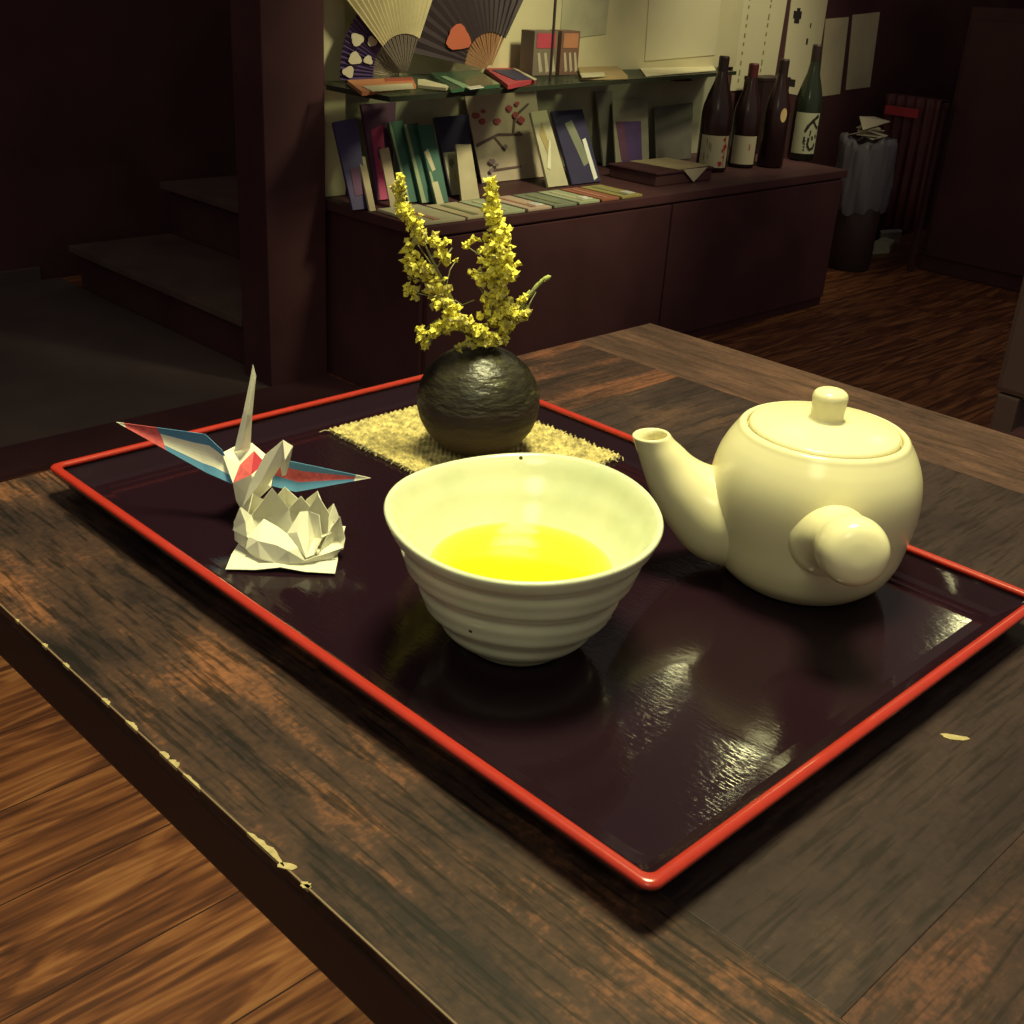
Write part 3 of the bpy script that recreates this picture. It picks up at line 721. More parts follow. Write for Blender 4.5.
for (px, py, l, w_) in ((287, 866, .0035, .0016), (306, 886, .002, .001), (955, 737, .0058, .0022)):
    c = atZ(px, py, TZ + .0003); vs = []
    for k in range(12):
        a = 2 * PI * k / 12; q_ = rd.uniform(.75, 1.15); v = c + RIGHT * l * math.cos(a) * q_ - FWD * l * .12 * math.cos(a) + FWD * w_ * math.sin(a) * q_
        vs.append(v)
    bm = bmesh.new(); slab(bm, vs, .0004, (0, 0, 1)); link('chip_mark', loc(bm), M['chip'], tb)
# thin worn line along the upper arris
loc_b = loc(box(bmesh.new(), TX0 - .0003, TX0 + .0004, TY0 + .01, TY1 - .01, TZ - .0005, TZ + .0002)); link('worn_arris', loc_b, m_('worn_arris', (.16, .10, .06)), tb)

# ------------------------------------------------------------------ tray
TCX, TCY = .3868, .3703
HX, HY = .1482, .2105
tr = thing('serving_tray', 'black lacquered serving tray with a red rim on the table', 'tray', (TCX, TCY, TZ + .0003))
def rr(bm, hx, hy, r, z, n=7):
    out = []
    for (sx, sy, a0) in ((1, 1, 0), (-1, 1, PI / 2), (-1, -1, PI), (1, -1, 3 * PI / 2)):
        for k in range(n + 1):
            a = a0 + PI / 2 * k / n
            out.append(bm.verts.new((sx * (hx - r) + r * math.cos(a), sy * (hy - r) + r * math.sin(a), z)))
    return out
def skin(bm, loops, mi=0, close_last=False, close_first=False):
    for a, b in zip(loops, loops[1:]):
        n = len(a)
        for k in range(n): bm.faces.new((a[k], a[(k + 1) % n], b[(k + 1) % n], b[k])).material_index = mi
    if close_first: bm.faces.new(loops[0][::-1])
    if close_last: bm.faces.new(loops[-1])
bm = bmesh.new()
prof = [(.0125, 0, .006), (.0105, .0008, .006), (.0012, .0135, .006), (.0010, .0148, .006), (.0050, .0148, .004), (.0060, .0135, .004), (.0135, .0072, .004), (.0165, .0058, .004), (.022, .0054, .004)]
loops = [rr(bm, HX - i, HY - i, r, z) for i, z, r in prof]
skin(bm, loops, close_first=True, close_last=True)
link('tray_body', bm, M['lacquer'], tr)
bm = bmesh.new()
prof = [(.0004, .0152, .0055), (0, .0162, .0055), (.0006, .0174, .0052), (.0020, .0180, .0045), (.0040, .0180, .0045), (.0052, .0172, .0035), (.0056, .0155, .003)]
loops = [rr(bm, HX - i, HY - i, r, z) for i, z, r in prof]
loops.append(loops[0]); skin(bm, loops)
link('tray_rim', bm, M['red'], tr, True)
TF = TZ + .0003 + .0054      # tray floor

# ------------------------------------------------------------------ tea bowl
bx_, by_ = atZ(516, 640, .706).x, atZ(516, 640, .706).y
bw = thing('tea_bowl', 'ribbed cream ceramic bowl of green tea on the tray', 'bowl', (bx_, by_, TF + .0004))
def wob(r, z, a, amp=1):
    k = min(1, max(0, (z - .004) / .01)) * min(1, max(0, (.060 - z) / .008))
    ph = (z + .0016 * math.sin(a + 1.2) + .0006 * math.sin(3 * a)) / .0185
    f = ph - math.floor(ph)
    ridge = (math.sin(2 * PI * f) * .6 + math.sin(4 * PI * f + .8) * .25)
    r2 = r * .994 + .0016 * ridge * k * amp
    top = min(1, z / .06)
    r2 *= 1 + .010 * math.sin(2 * a + .9) * top + .006 * math.sin(3 * a + .2) * top
    z2 = z + top ** 3 * (.0010 * math.sin(2 * a + 2.6) + .0008 * math.sin(3 * a + .5) + .0022 * math.cos(a - .80))
    return r2, z2
outer = [(.0195, .0012), (.0205, 0), (.0222, .0004), (.0230, .003), (.0262, .0052)]
N_ = 44
def bow(t):    # smooth outer profile from foot to rim
    z = .0052 + (.0615 - .0052) * t
    r = .0262 + (.0588 - .0262) * (t ** .62) * (1 - .06 * math.sin(PI * t))
    return r, z
for i in range(1, N_ + 1): outer.append(bow(i / N_))
rim = [(.0592, .0628), (.0585, .0638), (.0572, .0638), (.0562, .0628)]
inner = []
for i in range(1, 31):
    t = 1 - i / 30
    z = .017 + (.0615 - .017) * t; r = .0552 * (max(t, 0) ** .46) + .0 ; inner.append((max(r, .0004), z))
bm = bmesh.new()
lathe(bm, outer + rim, 128, wob, cap0=True, cap1=False)
last = [v for v in bm.verts][-128:]
ring = last
for (r, z) in inner:
    nr = []
    for k in range(128):
        a = 2 * PI * k / 128; q_, zz = wob(r, z, a, .25); nr.append(bm.verts.new((q_ * math.cos(a), q_ * math.sin(a), zz)))
    for k in range(128): bm.faces.new((ring[k], ring[(k + 1) % 128], nr[(k + 1) % 128], nr[k]))
    ring = nr
bm.faces.new(ring)
link('bowl_body', bm, M['bowl'], bw, True)
# tea
m, Nn, L, P = new_mat('green_tea')
tc = Nn.new('ShaderNodeTexCoord'); ln = Nn.new('ShaderNodeVectorMath'); ln.operation = 'LENGTH'
sc = Nn.new('ShaderNodeVectorMath'); sc.operation = 'MULTIPLY'; sc.inputs[1].default_value = (1, 1, 0)
L.new(tc.outputs['Object'], sc.inputs[0]); L.new(sc.outputs[0], ln.inputs[0])
mr = Nn.new('ShaderNodeMapRange'); mr.inputs['From Min'].default_value = .028; mr.inputs['From Max'].default_value = .0455
L.new(ln.outputs['Value'], mr.inputs['Value'])
r = ramp(Nn, [(0, (.80, .72, .015)), (.45, (.80, .74, .05)), (1, (.80, .77, .36))]); L.new(mr.outputs[0], r.inputs['Fac'])
L.new(r.outputs['Color'], P.inputs['Base Color']); P.inputs['Roughness'].default_value = .12
M['tea'] = m
bm = bmesh.new(); lathe(bm, [(.0005, .0385)] + [(.0472 * k / 8, .0385) for k in range(1, 9)], 96, lambda r, z, a: (r * (1 + .007 * math.sin(2 * a + .9)), z), cap0=True, cap1=False)
link('green_tea', bm, M['tea'], bw, True)

# ------------------------------------------------------------------ teapot
px_, py_ = .4797, .2612
HA = math.radians(-137.2)
tp = thing('teapot', 'cream ceramic side-handled teapot with lid on the tray', 'teapot', (px_, py_, TF + .0004))
hpz_ = None
bodyp = [(.030, .001), (.031, 0), (.033, .0005), (.0372, .0035), (.0425, .009), (.0464, .0175), (.0483, .027), (.0499, .036), (.0503, .044), (.0496, .052), (.0478, .059), (.0450, .0650), (.0425, .0690),
         (.0410, .0712), (.0400, .0728), (.0388, .0737), (.0374, .0738), (.0366, .0730), (.0362, .0712), (.0350, .0700)]
def smoothprof(p, k=4):
    p = [(r, z * 1.065) for r, z in p] if p is not hpz_ else p
    out = []
    for i in range(len(p) - 1):
        p0 = p[max(i - 1, 0)]; p1 = p[i]; p2 = p[i + 1]; p3 = p[min(i + 2, len(p) - 1)]
        for j in range(k):
            t = j / k
            out.append(tuple(.5 * ((2 * p1[c]) + (-p0[c] + p2[c]) * t + (2 * p0[c] - 5 * p1[c] + 4 * p2[c] - p3[c]) * t * t + (-p0[c] + 3 * p1[c] - 3 * p2[c] + p3[c]) * t ** 3) for c in (0, 1)))
    out.append(p[-1]); return out
link('pot_body', lathe(bmesh.new(), smoothprof(bodyp), 96, cap1=True), M['pot'], tp, True)
lidp = [(.0340, .0706), (.0352, .0712), (.0356, .0728), (.0352, .0742), (.0335, .0752), (.026, .0765), (.018, .0774), (.012, .0779), (.0100, .0784)]
lid = link('lid', lathe(bmesh.new(), smoothprof(lidp), 80), M['pot'], tp, True)
knp = [(.0090, .0781), (.0080, .0795), (.0078, .0820), (.0082, .0866), (.0083, .0888), (.0076, .0908), (.0055, .0921), (.0025, .0926)]
link('lid_knob', lathe(bmesh.new(), smoothprof(knp), 48), M['pot'], lid, True)
hp = atZ(843, 434, TF + .0815) - Vector((px_, py_, TF + .0004))
bm = lathe(bmesh.new(), [(.0012, 0), (.0013, .0004)], 16, M4=Matrix.Translation((hp.x, hp.y, .0818))); link('steam_hole', bm, M['hole'], lid)
# spout (hollow)
SA = math.radians(131)
su = Vector((math.cos(SA), math.sin(SA), 0)); sv = Vector((-math.sin(SA), math.cos(SA), 0)); UZ = Vector((0, 0, 1))
path = [(.030, .030, .027, .15), (.042, .0305, .0255, .2), (.050, .032, .0225, .35), (.057, .0375, .0190, .6), (.064, .0440, .0158, .85), (.0705, .0515, .0128, 1.05), (.0755, .0590, .0108, 1.22), (.0790, .0642, .0096, 1.38), (.0812, .0680, .0093, 1.48)]
def catm(p, k):
    out = []
    for i in range(len(p) - 1):
        a = [p[max(i - 1, 0)], p[i], p[i + 1], p[min(i + 2, len(p) - 1)]]
        for j in range(k):
            t = j / k
            out.append(tuple(.5 * ((2 * a[1][c]) + (-a[0][c] + a[2][c]) * t + (2 * a[0][c] - 5 * a[1][c] + 4 * a[2][c] - a[3][c]) * t * t + (-a[0][c] + 3 * a[1][c] - 3 * a[2][c] + a[3][c]) * t ** 3) for c in range(4)))
    out.append(p[-1]); return out
pp = catm(path, 4)
bm = bmesh.new(); rings = []
def sring(s, z, r, th, n=40):
    t = su * math.cos(th) + UZ * math.sin(th); b = -su * math.sin(th) + UZ * math.cos(th)
    c = su * s + UZ * z
    return [bm.verts.new(c + sv * r * math.cos(2 * PI * k / n) + b * r * math.sin(2 * PI * k / n)) for k in range(n)]
for s, z, r, th in pp: rings.append(sring(s, z, r, th))
s, z, r, th = pp[-1]
rings.append(sring(s + .0001, z + .0006, r * .93, th)); rings.append(sring(s, z + .0003, r * .80, th))
for q_ in (pp[-4], pp[-8], pp[-12]): rings.append(sring(q_[0], q_[1], q_[2] * .76, q_[3]))
for a, b in zip(rings, rings[1:]):
    for k in range(40): bm.faces.new((a[k], a[(k + 1) % 40], b[(k + 1) % 40], b[k]))
bm.faces.new(rings[0][::-1]); bm.faces.new(rings[-1])
link('spout', bm, M['pot'], tp, True)
# side handle, turned
hd = Vector((math.cos(HA), math.sin(HA), 0))
h0 = hd * .040 + UZ * .043; h1 = hd * .100 + UZ * .0605
ax = (h1 - h0); ln_ = ax.length; ax.normalize()
rot = ax.to_track_quat('Z', 'Y').to_matrix().to_4x4()
hpz = [(.0208, .0), (.0203, .004), (.0192, .008), (.0166, .012), (.0140, .018), (.0132, .025), (.0140, .033), (.0156, .042), (.0163, .050), (.0160, .056), (.0146, .061), (.0115, .0645), (.0065, .0662), (.002, .0666)]
hpz = [(r * (.98 if z < .02 else .92), z * .84) for r, z in hpz]
hpz_ = hpz
link('side_handle', lathe(bmesh.new(), smoothprof(hpz), 64, M4=Matrix.Translation(h0) @ rot), M['pot'], tp, True)

# ------------------------------------------------------------------ burlap mat
MX0, MX1, MY0, MY1 = .4065, .526, .417, .555
mcx, mcy = (MX0 + MX1) / 2, (MY0 + MY1) / 2
mt = thing('burlap_mat', 'square woven straw coloured burlap mat under the vase', 'mat', (mcx, mcy, TF + .0003))
bm = bmesh.new(); nx, ny = 168, 192; hx, hy = (MX1 - MX0) / 2, (MY1 - MY0) / 2
pw = .0040
V = []
for j in range(ny + 1):
    row = []
    for i in range(nx + 1):
        x = -hx + 2 * hx * i / nx; y = -hy + 2 * hy * j / ny
        ex = 1 - abs(x) / hx; ey = 1 - abs(y) / hy
        if ex < .03: x += math.copysign(.0011 * noise.noise(Vector((y * 420, 3, 1))), x)
        if ey < .03: y += math.copysign(.0011 * noise.noise(Vector((x * 420, 7, 1))), y)
        wv = math.sin(x / pw * PI * 2) * math.sin(y / pw * PI * 2)
        nz = noise.noise(Vector((x * 300, y * 300, 0)))
        h = .0021 + .0009 * wv + .0006 * nz
        row.append(bm.verts.new((x, y, h)))
    V.append(row)
for j in range(ny):
    for i in range(nx): bm.faces.new((V[j][i], V[j][i + 1], V[j + 1][i + 1], V[j + 1][i]))
B = {}
border = [V[0][i] for i in range(nx + 1)] + [V[j][nx] for j in range(1, ny + 1)] + [V[ny][i] for i in range(nx - 1, -1, -1)] + [V[j][0] for j in range(ny - 1, 0, -1)]
low = [bm.verts.new((v.co.x, v.co.y, 0)) for v in border]
for k in range(len(border)):
    k2 = (k + 1) % len(border); bm.faces.new((border[k], border[k2], low[k2], low[k]))
bm.faces.new(low)
link('woven_cloth', bm, M['burlap'], mt)
bm = bmesh.new(); rd = random.Random(5)
for k in range(170):
    side = rd.choice('abcd'); t = rd.uniform(-1, 1)
    if side == 'a': p = Vector((-hx, t * hy, .0012)); d = Vector((-1, rd.uniform(-.8, .8), 0))
    elif side == 'b': p = Vector((hx, t * hy, .0012)); d = Vector((1, rd.uniform(-.8, .8), 0))
    elif side == 'c': p = Vector((t * hx, -hy, .0012)); d = Vector((rd.uniform(-.8, .8), -1, 0))
    else: p = Vector((t * hx, hy, .0012)); d = Vector((rd.uniform(-.8, .8), 1, 0))
    l = rd.uniform(.001, .0032)
    tube(bm, [p - d * .001, p + d * l * .6 + Vector((0, 0, .0006)), p + d * l + Vector((0, 0, -.0004))], .00022, 5)
for (a, b_) in ((( -hx, hy - .001), (-hx - .006, hy + .002)), ((hx - .002, -hy), (hx - .006, -hy - .005)), ((hx - .012, -hy), (hx - .010, -hy - .004))):
    tube(bm, [(a[0], a[1], .001), ((a[0] + b_[0]) / 2, (a[1] + b_[1]) / 2, .0018), (b_[0], b_[1], .0006)], .0003, 5)
o = link('loose_thread', bm, M['thread'], mt); o['kind'] = 'stuff'

# ------------------------------------------------------------------ vase and flowers
vx, vy = .4570, .4755
vz = TF + .0003 + .0032
va = thing('bud_vase', 'small round dark stoneware bud vase on the burlap mat', 'vase', (vx, vy, vz))
vr = .0364; vh = .0640
prof = []
for k in range(36):
    a = -PI / 2 + .42 + (PI - .42 - .26) * k / 35
    prof.append((vr * math.cos(a), vh / 2 + (vh / 2 + .0012) * math.sin(a)))
prof = [(.0135, prof[0][1] - .0004)] + prof
top = prof[-1]
prof += [(top[0] - .0008, top[1] + .0008), (top[0] - .002, top[1] + .0006), (top[0] - .003, top[1] - .003), (top[0] - .002, top[1] - .010)]
z0 = prof[0][1]
prof = [(r, z - z0) for r, z in prof]
vf = lambda r, z, a: (r * (1 + .006 * math.sin(3 * a) + .004 * math.sin(z * 900 + a)), z)
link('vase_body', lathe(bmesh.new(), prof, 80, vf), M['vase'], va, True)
VTOP = vz + prof[-5][1]
AX = Vector((vx, vy, 0))
def fp(px, py, dep=0): 
    return atP(px, py, AX + FWD * dep)
def floret(bm, c, s, rd, mi=0):
    """tiny rounded five-lobed floret"""
    n = Vector((rd.gauss(0, 1), rd.gauss(0, 1), rd.gauss(.4, 1))).normalized()
    u = n.orthogonal().normalized(); v = n.cross(u)
    ctr = bm.verts.new(c + n * s * .55); bk = bm.verts.new(c - n * s * .7); ring = []
    for k in range(8):
        a = PI * k / 4 + rd.uniform(-.15, .15); rr_ = s * (1.1 if k % 2 == 0 else .8) * rd.uniform(.8, 1.15)
        ring.append(bm.verts.new(c + (u * math.cos(a) + v * math.sin(a)) * rr_ + n * s * (.45 if k % 2 == 0 else .05)))
    for k in range(8):
        for w_ in (ctr, bk):
            bm.faces.new((ring[k], ring[(k + 1) % 8], w_)).material_index = mi
def spray(name, label, stem_px, dep, spikes, twigs, seed, bud=False):
    rd = random.Random(seed)
    base = Vector((vx, vy, 0)); sp0 = fp(*stem_px[0], 0)
    t = thing(name, label, 'flowers', (vx, vy, VTOP), 0, None)
    O = Vector((vx, vy, VTOP))
    pts = [Vector((vx, vy, VTOP - .012))] + [fp(x, y, dep * i / max(1, len(stem_px) - 1)) for i, (x, y) in enumerate(stem_px)]
    bm = bmesh.new(); tube(bm, [p - O for p in pts], [.0011] + [.0009 - .0005 * i / len(stem_px) for i in range(len(stem_px))], 6)
    for tw in twigs:
        tube(bm, [fp(x, y, dep * .6 + .004 * j) - O for j, (x, y) in enumerate(tw)], .00035, 5)
    link('stem', bm, M['stem'], t)
    bm = bmesh.new()
    for (x0, y0, x1, y1, w0, w1, n, dul) in spikes:
        for k in range(n):
            u = rd.random(); x = x0 + (x1 - x0) * u; y = y0 + (y1 - y0) * u; w_ = w0 + (w1 - w0) * u
            g_ = rd.gauss(0, .42); x += max(-1, min(1, g_)) * w_; y += rd.gauss(0, 2.5)
            c = fp(x, y, dep * (1 - u * .4) + max(-1, min(1, rd.gauss(0, .45))) * w_ / 1650)
            floret(bm, c - O, rd.uniform(.0017, .0029), rd, 1 if rd.random() < dul else 0)
    link('blossoms', bm, [M['floret'], M['floret2'], M['leaf']], t)
    return t, O
spray('flower_sprig', 'tall leaning sprig of yellow florets at the left of the vase', [(474, 343), (462, 318), (445, 285), (425, 245), (405, 205), (397, 178)], -.004,
      [(397, 175, 402, 205, 5, 6, 46, .25), (402, 205, 424, 238, 8, 13, 80, .2), (424, 238, 448, 246, 12, 9, 26, .15), (408, 240, 416, 285, 5, 14, 42, .2), (415, 262, 432, 275, 13, 10, 30, .3), (440, 250, 452, 262, 6, 8, 14, .1),
       (404, 291, 416, 293, 3, 5, 20, .15), (430, 270, 447, 300, 12, 8, 24, .6), (430, 285, 440, 305, 14, 10, 22, .6)],
      [[(441, 278), (430, 262), (418, 245)], [(436, 268), (447, 255), (452, 248)], [(446, 287), (450, 270), (455, 262)], [(450, 293), (430, 296), (412, 292)], [(432, 258), (440, 240)], [(455, 305), (442, 300), (430, 296)], [(438, 272), (425, 283), (414, 278)]], 11)
spray('flower_sprig', 'dense upright sprig of bright yellow florets rising from the vase', [(483, 343), (490, 315), (497, 285), (499, 245), (495, 210), (491, 184)], .002,
      [(491, 183, 494, 205, 4, 9, 40, .05), (493, 205, 498, 240, 10, 14, 110, .05), (497, 240, 500, 275, 18, 20, 190, .05), (500, 270, 498, 300, 20, 14, 90, .15), (492, 300, 525, 318, 12, 10, 90, .2), (485, 312, 510, 330, 14, 12, 60, .3),
       (466, 246, 474, 242, 3, 3, 8, .1), (474, 270, 482, 280, 6, 6, 14, .1), (500, 330, 505, 345, 8, 5, 18, .5)],
      [[(492, 270), (480, 255), (466, 246)], [(487, 300), (478, 285), (472, 275)], [(486, 320), (500, 312), (520, 308)], [(474, 300), (462, 305), (455, 300)]], 12)
spray('flower_sprig', 'low bushy sprig of yellow florets over the vase shoulder', [(478, 345), (468, 335), (452, 326), (436, 330), (428, 345)], -.012,
      [(430, 335, 455, 320, 8, 14, 60, .1), (450, 318, 480, 330, 14, 14, 110, .15), (470, 330, 495, 340, 10, 8, 60, .25), (420, 332, 428, 350, 5, 4, 18, .1), (440, 300, 455, 312, 10, 10, 34, .4), (420, 330, 424, 333, 3, 3, 8, .05), (452, 345, 500, 343, 6, 4, 26, .4)],
      [[(452, 326), (436, 320), (424, 331)], [(440, 332), (430, 342), (424, 352)], [(456, 328), (448, 315), (442, 302)]], 13)
t4, O = spray('green_bud_sprig', 'thin green bud sprig bending right over the vase', [(488, 343), (505, 328), (520, 310), (532, 292), (548, 277)], .004,
      [(518, 306, 527, 296, 3, 3, 12, .3)], [[(518, 312), (526, 298), (536, 284), (543, 279)], [(524, 315), (530, 303), (536, 292)]], 14)
bm = bmesh.new(); rd = random.Random(2)
for (a, b_, w_) in (((516, 310), (524, 296), .0012), ((522, 304), (530, 290), .0012), ((526, 300), (536, 288), .0011), ((532, 292), (541, 281), .0011), ((520, 314), (530, 304), .0012), ((541, 281), (551, 276), .0016), ((514, 318), (520, 304), .0012), ((536, 288), (544, 278), .0012), ((510, 325), (526, 314), .0012)):
    p, q_ = fp(*a, .004) - O, fp(*b_, .004) - O
    tube(bm, [p, p.lerp(q_, .4), p.lerp(q_, .8), q_], [w_ * .4, w_, w_ * .9, w_ * .2], 6)
link('buds', bm, M['leaf'], t4, True)

# ------------------------------------------------------------------ origami lotus
lx, ly = .2965, .4400
lo = thing('origami_lotus', 'folded white paper lotus flower on the tray beside the crane', 'origami', (lx, ly, TF + .0005))
def petal(bm, ang, r0, z0, rm, zm, rt, zt, w, wt=0, cup=.004, tw=0):
    c, s = math.cos(ang), math.sin(ang)
    def P3(r, t, z): return bm.verts.new((r * c - t * s, r * s + t * c, z))
    b = P3(r0, 0, z0); bl = P3(r0, -w * .45, z0); br = P3(r0, w * .45, z0)
    l = P3(rm - cup, -w, zm + tw); r_ = P3(rm - cup, w, zm - tw); m = P3(rm + cup * .7, 0, zm - .001); t = P3(rt, wt, zt)
    m2 = P3((rm * .45 + rt * .55) + cup * .35, wt * .5, zm * .45 + zt * .55); l2 = P3((rm * .4 + rt * .6) - cup * .7, -w * .52 + wt * .5, zm * .45 + zt * .55); r2 = P3((rm * .4 + rt * .6) - cup * .7, w * .52 + wt * .5, zm * .45 + zt * .55)
    for f in ((b, bl, l, m), (b, m, r_, br), (m, l, l2, m2), (m, m2, r2, r_), (m2, l2, t), (m2, t, r2)): bm.faces.new(f)
def paper(o, th=.00035):
    s = o.modifiers.new('paper', 'SOLIDIFY'); s.thickness = th; s.offset = 0; return o
for k in range(4):          # flat square corners
    bm = bmesh.new(); a = PI + k * PI / 2 + (.04 if k else .03)
    c, s = math.cos(a), math.sin(a)
    def P3(r, t, z): return bm.verts.new((r * c - t * s, r * s + t * c, z))
    o_, l, r_, t_, m_c = P3(.006, 0, .004), P3(.016, -.018, .0022), P3(.016, .018, .0022), P3(.0365, 0, .0006), P3(.019, 0, .0036)
    l2, r2 = P3(.0265, -.0100, .0010), P3(.0265, .0100, .0010); mm = P3(.029, 0, .0018)
    for f in ((o_, l, m_c), (o_, m_c, r_), (m_c, l, l2, mm), (m_c, mm, r2, r_), (mm, l2, t_), (mm, t_, r2)): bm.faces.new(f)
    paper(link('base_point', bm, M['paper'], lo))
CA = math.atan2(-ly, -lx)      # towards the viewer
LO = Vector((lx, ly, TF + .0005))
def lp(x, y, dep): return atP(x, y, Vector((lx, ly, 0)) + FWD * dep) - LO
def sheet(name, pts, faces):
    bm = bmesh.new(); v = [bm.verts.new(lp(*p)) for p in pts]
    for f in faces: bm.faces.new([v[i] for i in f])
    return paper(link(name, bm, M['paper'], lo))
# rear petals, mostly behind
for k in range(2, 7):
    a = CA + k * PI / 4
    bm = bmesh.new(); petal(bm, a, .010, .004, .0235, .0120, .0225, .0235, .0105, .001, .0042)
    paper(link('petal', bm, M['paper'], lo))
# pointed petals standing round the cup
sheet('petal', [(241, 507, -.004), (252, 516, -.004), (257, 538, -.010), (247, 550, -.014), (235, 540, -.006), (234, 522, -.002), (243, 528, -.009)], [(0, 1, 6), (1, 2, 6), (2, 3, 6), (3, 4, 6), (4, 5, 6), (5, 0, 6)])
sheet('petal', [(272, 488, .004), (289, 508, .006), (294, 542, .000), (262, 545, -.004), (250, 517, .000), (268, 518, .008)], [(0, 1, 5), (1, 2, 5), (2, 3, 5), (3, 4, 5), (4, 0, 5)])
sheet('petal', [(301, 496, .008), (312, 509, .008), (313, 540, .002), (290, 542, .002), (287, 510, .008), (299, 515, .012)], [(0, 1, 5), (1, 2, 5), (2, 3, 5), (3, 4, 5), (4, 0, 5)])
sheet('petal', [(318, 495, .004), (335, 523, .000), (330, 550, -.006), (312, 548, .000), (308, 509, .006), (322, 520, .009)], [(0, 1, 5), (1, 2, 5), (2, 3, 5), (3, 4, 5), (4, 0, 5)])
sheet('petal', [(340, 516, -.002), (345, 538, -.004), (343, 549, -.008), (326, 557, -.014), (318, 554, -.013), (331, 528, -.004), (338, 538, .001)], [(0, 1, 6), (1, 2, 6), (2, 3, 6), (3, 4, 6), (4, 5, 6), (5, 0, 6)])
# broad front petals folded over towards the middle
sheet('inner_petal', [(278, 527, -.008), (276, 545, -.019), (275, 563, -.021), (260, 558, -.021), (246, 549, -.016), (248, 536, -.012), (264, 519, -.004), (258, 541, -.018)], [(0, 1, 7), (1, 2, 7), (2, 3, 7), (3, 4, 7), (4, 5, 7), (5, 6, 7), (6, 0, 7)])
sheet('inner_petal', [(278, 527, -.008), (287, 534, -.010), (298, 548, -.018), (305, 561, -.021), (290, 564, -.022), (275, 563, -.021), (276, 545, -.019), (288, 551, -.021)], [(0, 1, 7), (1, 2, 7), (2, 3, 7), (3, 4, 7), (4, 5, 7), (5, 6, 7), (6, 0, 7)])
sheet('inner_petal', [(287, 534, -.007), (300, 512, .000), (308, 511, -.002), (309, 540, -.012), (306, 558, -.019), (297, 532, -.010)], [(0, 1, 5), (1, 2, 5), (2, 3, 5), (3, 4, 5), (4, 0, 5)])
sheet('inner_petal', [(308, 511, -.002), (319, 515, -.004), (322, 538, -.012), (314, 555, -.019), (306, 558, -.019), (309, 540, -.012), (315, 538, -.005)], [(0, 1, 6), (1, 2, 6), (2, 3, 6), (3, 4, 6), (4, 5, 6), (5, 0, 6)])
sheet('folded_lip', [(246, 549, -.016), (260, 558, -.0205), (275, 564, -.0212), (292, 565, -.022), (314, 557, -.0195), (330, 552, -.014), (344, 547, -.009), (330, 560, -.013), (310, 566, -.018), (292, 569, -.019), (275, 570, -.018), (258, 562, -.016)],
      [(0, 1, 11), (1, 2, 10, 11), (2, 3, 9, 10), (3, 4, 8, 9), (4, 5, 7, 8), (5, 6, 7)])

# ------------------------------------------------------------------ paper crane
cb = Vector((.3027, .4789, 0))
cr = thing('origami_crane', 'paper crane with red and blue striped wings behind the lotus', 'origami', (cb.x, cb.y, TF + .0004))
CO = Vector((cb.x, cb.y, TF + .0004))
def cp(px, py, dep=0): return atP(px, py, cb + FWD * dep) - CO
# wings: grid between root and tip, stripe by stripe
def wing(root_a, root_b, mid_a, mid_b, tip, da, cols, redtip):
    bm = bmesh.new(); ns, nt = 14, 10
    ra, rb, ma, mb, tp_ = root_a, root_b, mid_a, mid_b, tip
    def edge(p0, p1, p2, s, sm):
        return p0.lerp(p1, s / sm) if s < sm else p1.lerp(p2, (s - sm) / (1 - sm))
    G = []
    for i in range(ns + 1):
        s = i / ns
        a = edge(ra, ma, tp_, s, .22); b = edge(rb, mb, tp_, s, .36)
        G.append([a.lerp(b, j / nt) + FWD * (.0035 * math.sin(PI * j / nt) * (1 - s)) for j in range(nt + 1)])
    Vv = [[bm.verts.new(p) for p in row] for row in G]
    for i in range(ns):
        for j in range(nt):
            f = bm.faces.new((Vv[i][j], Vv[i + 1][j], Vv[i + 1][j + 1], Vv[i][j + 1]))
            f.material_index = cols((i + .5) / ns, (j + .5) / nt)
    o = link('wing', bm, [M['pwhite'], M['pblue'], M['pred']], cr); paper(o, .0003)
    return o
def colL(s, t):
    if s > .93: return 0
    if s > .62: return 2
    if t < .30: return 1
    if t > .76: return 1 if t < .96 else 0
    return 0
def colR(s, t):
    if s > .88: return 0
    if t < .28: return 1
    if t < .40: return 0 if s < .1 else 2
    if t < .66: return 2
    if t > .95: return 0
    return 1
wl = wing(cp(222, 450, .002), cp(232, 484, -.004), cp(205, 434, .004), cp(205, 472, .0), cp(116, 422, .006), 0, colL, True)
wl['label'] = 'wing with a red tip, blue edges and a white middle'
wr = wing(cp(276, 457, -.002), cp(272, 486, -.004), cp(290, 461, -.002), cp(296, 492, -.006), cp(371, 478, -.012), 0, colR, False)
wr['label'] = 'wing striped blue, red and blue with a white tip'
def polymesh(name, pts, faces, mats=None, mi=None, parent=cr, th=.0003):
    bm = bmesh.new(); v = [bm.verts.new(p) for p in pts]
    for k, f in enumerate(faces):
        ff = bm.faces.new([v[i] for i in f]); 
        if mi: ff.material_index = mi[k]
    o = link(name, bm, mats or M['pwhite'], parent); return paper(o, th)
# tail: long narrow folded spike
polymesh('tail', [cp(234, 452, .006), cp(241, 450, .001), cp(250, 452, .006), cp(244, 410, .006), cp(252.5, 375, .010), cp(253, 364, .010), cp(256, 376, .011), cp(252, 415, .007), cp(247.5, 415, .003)],
         [(0, 1, 8, 3), (1, 2, 7, 8), (3, 8, 5, 4), (8, 7, 6, 5)])
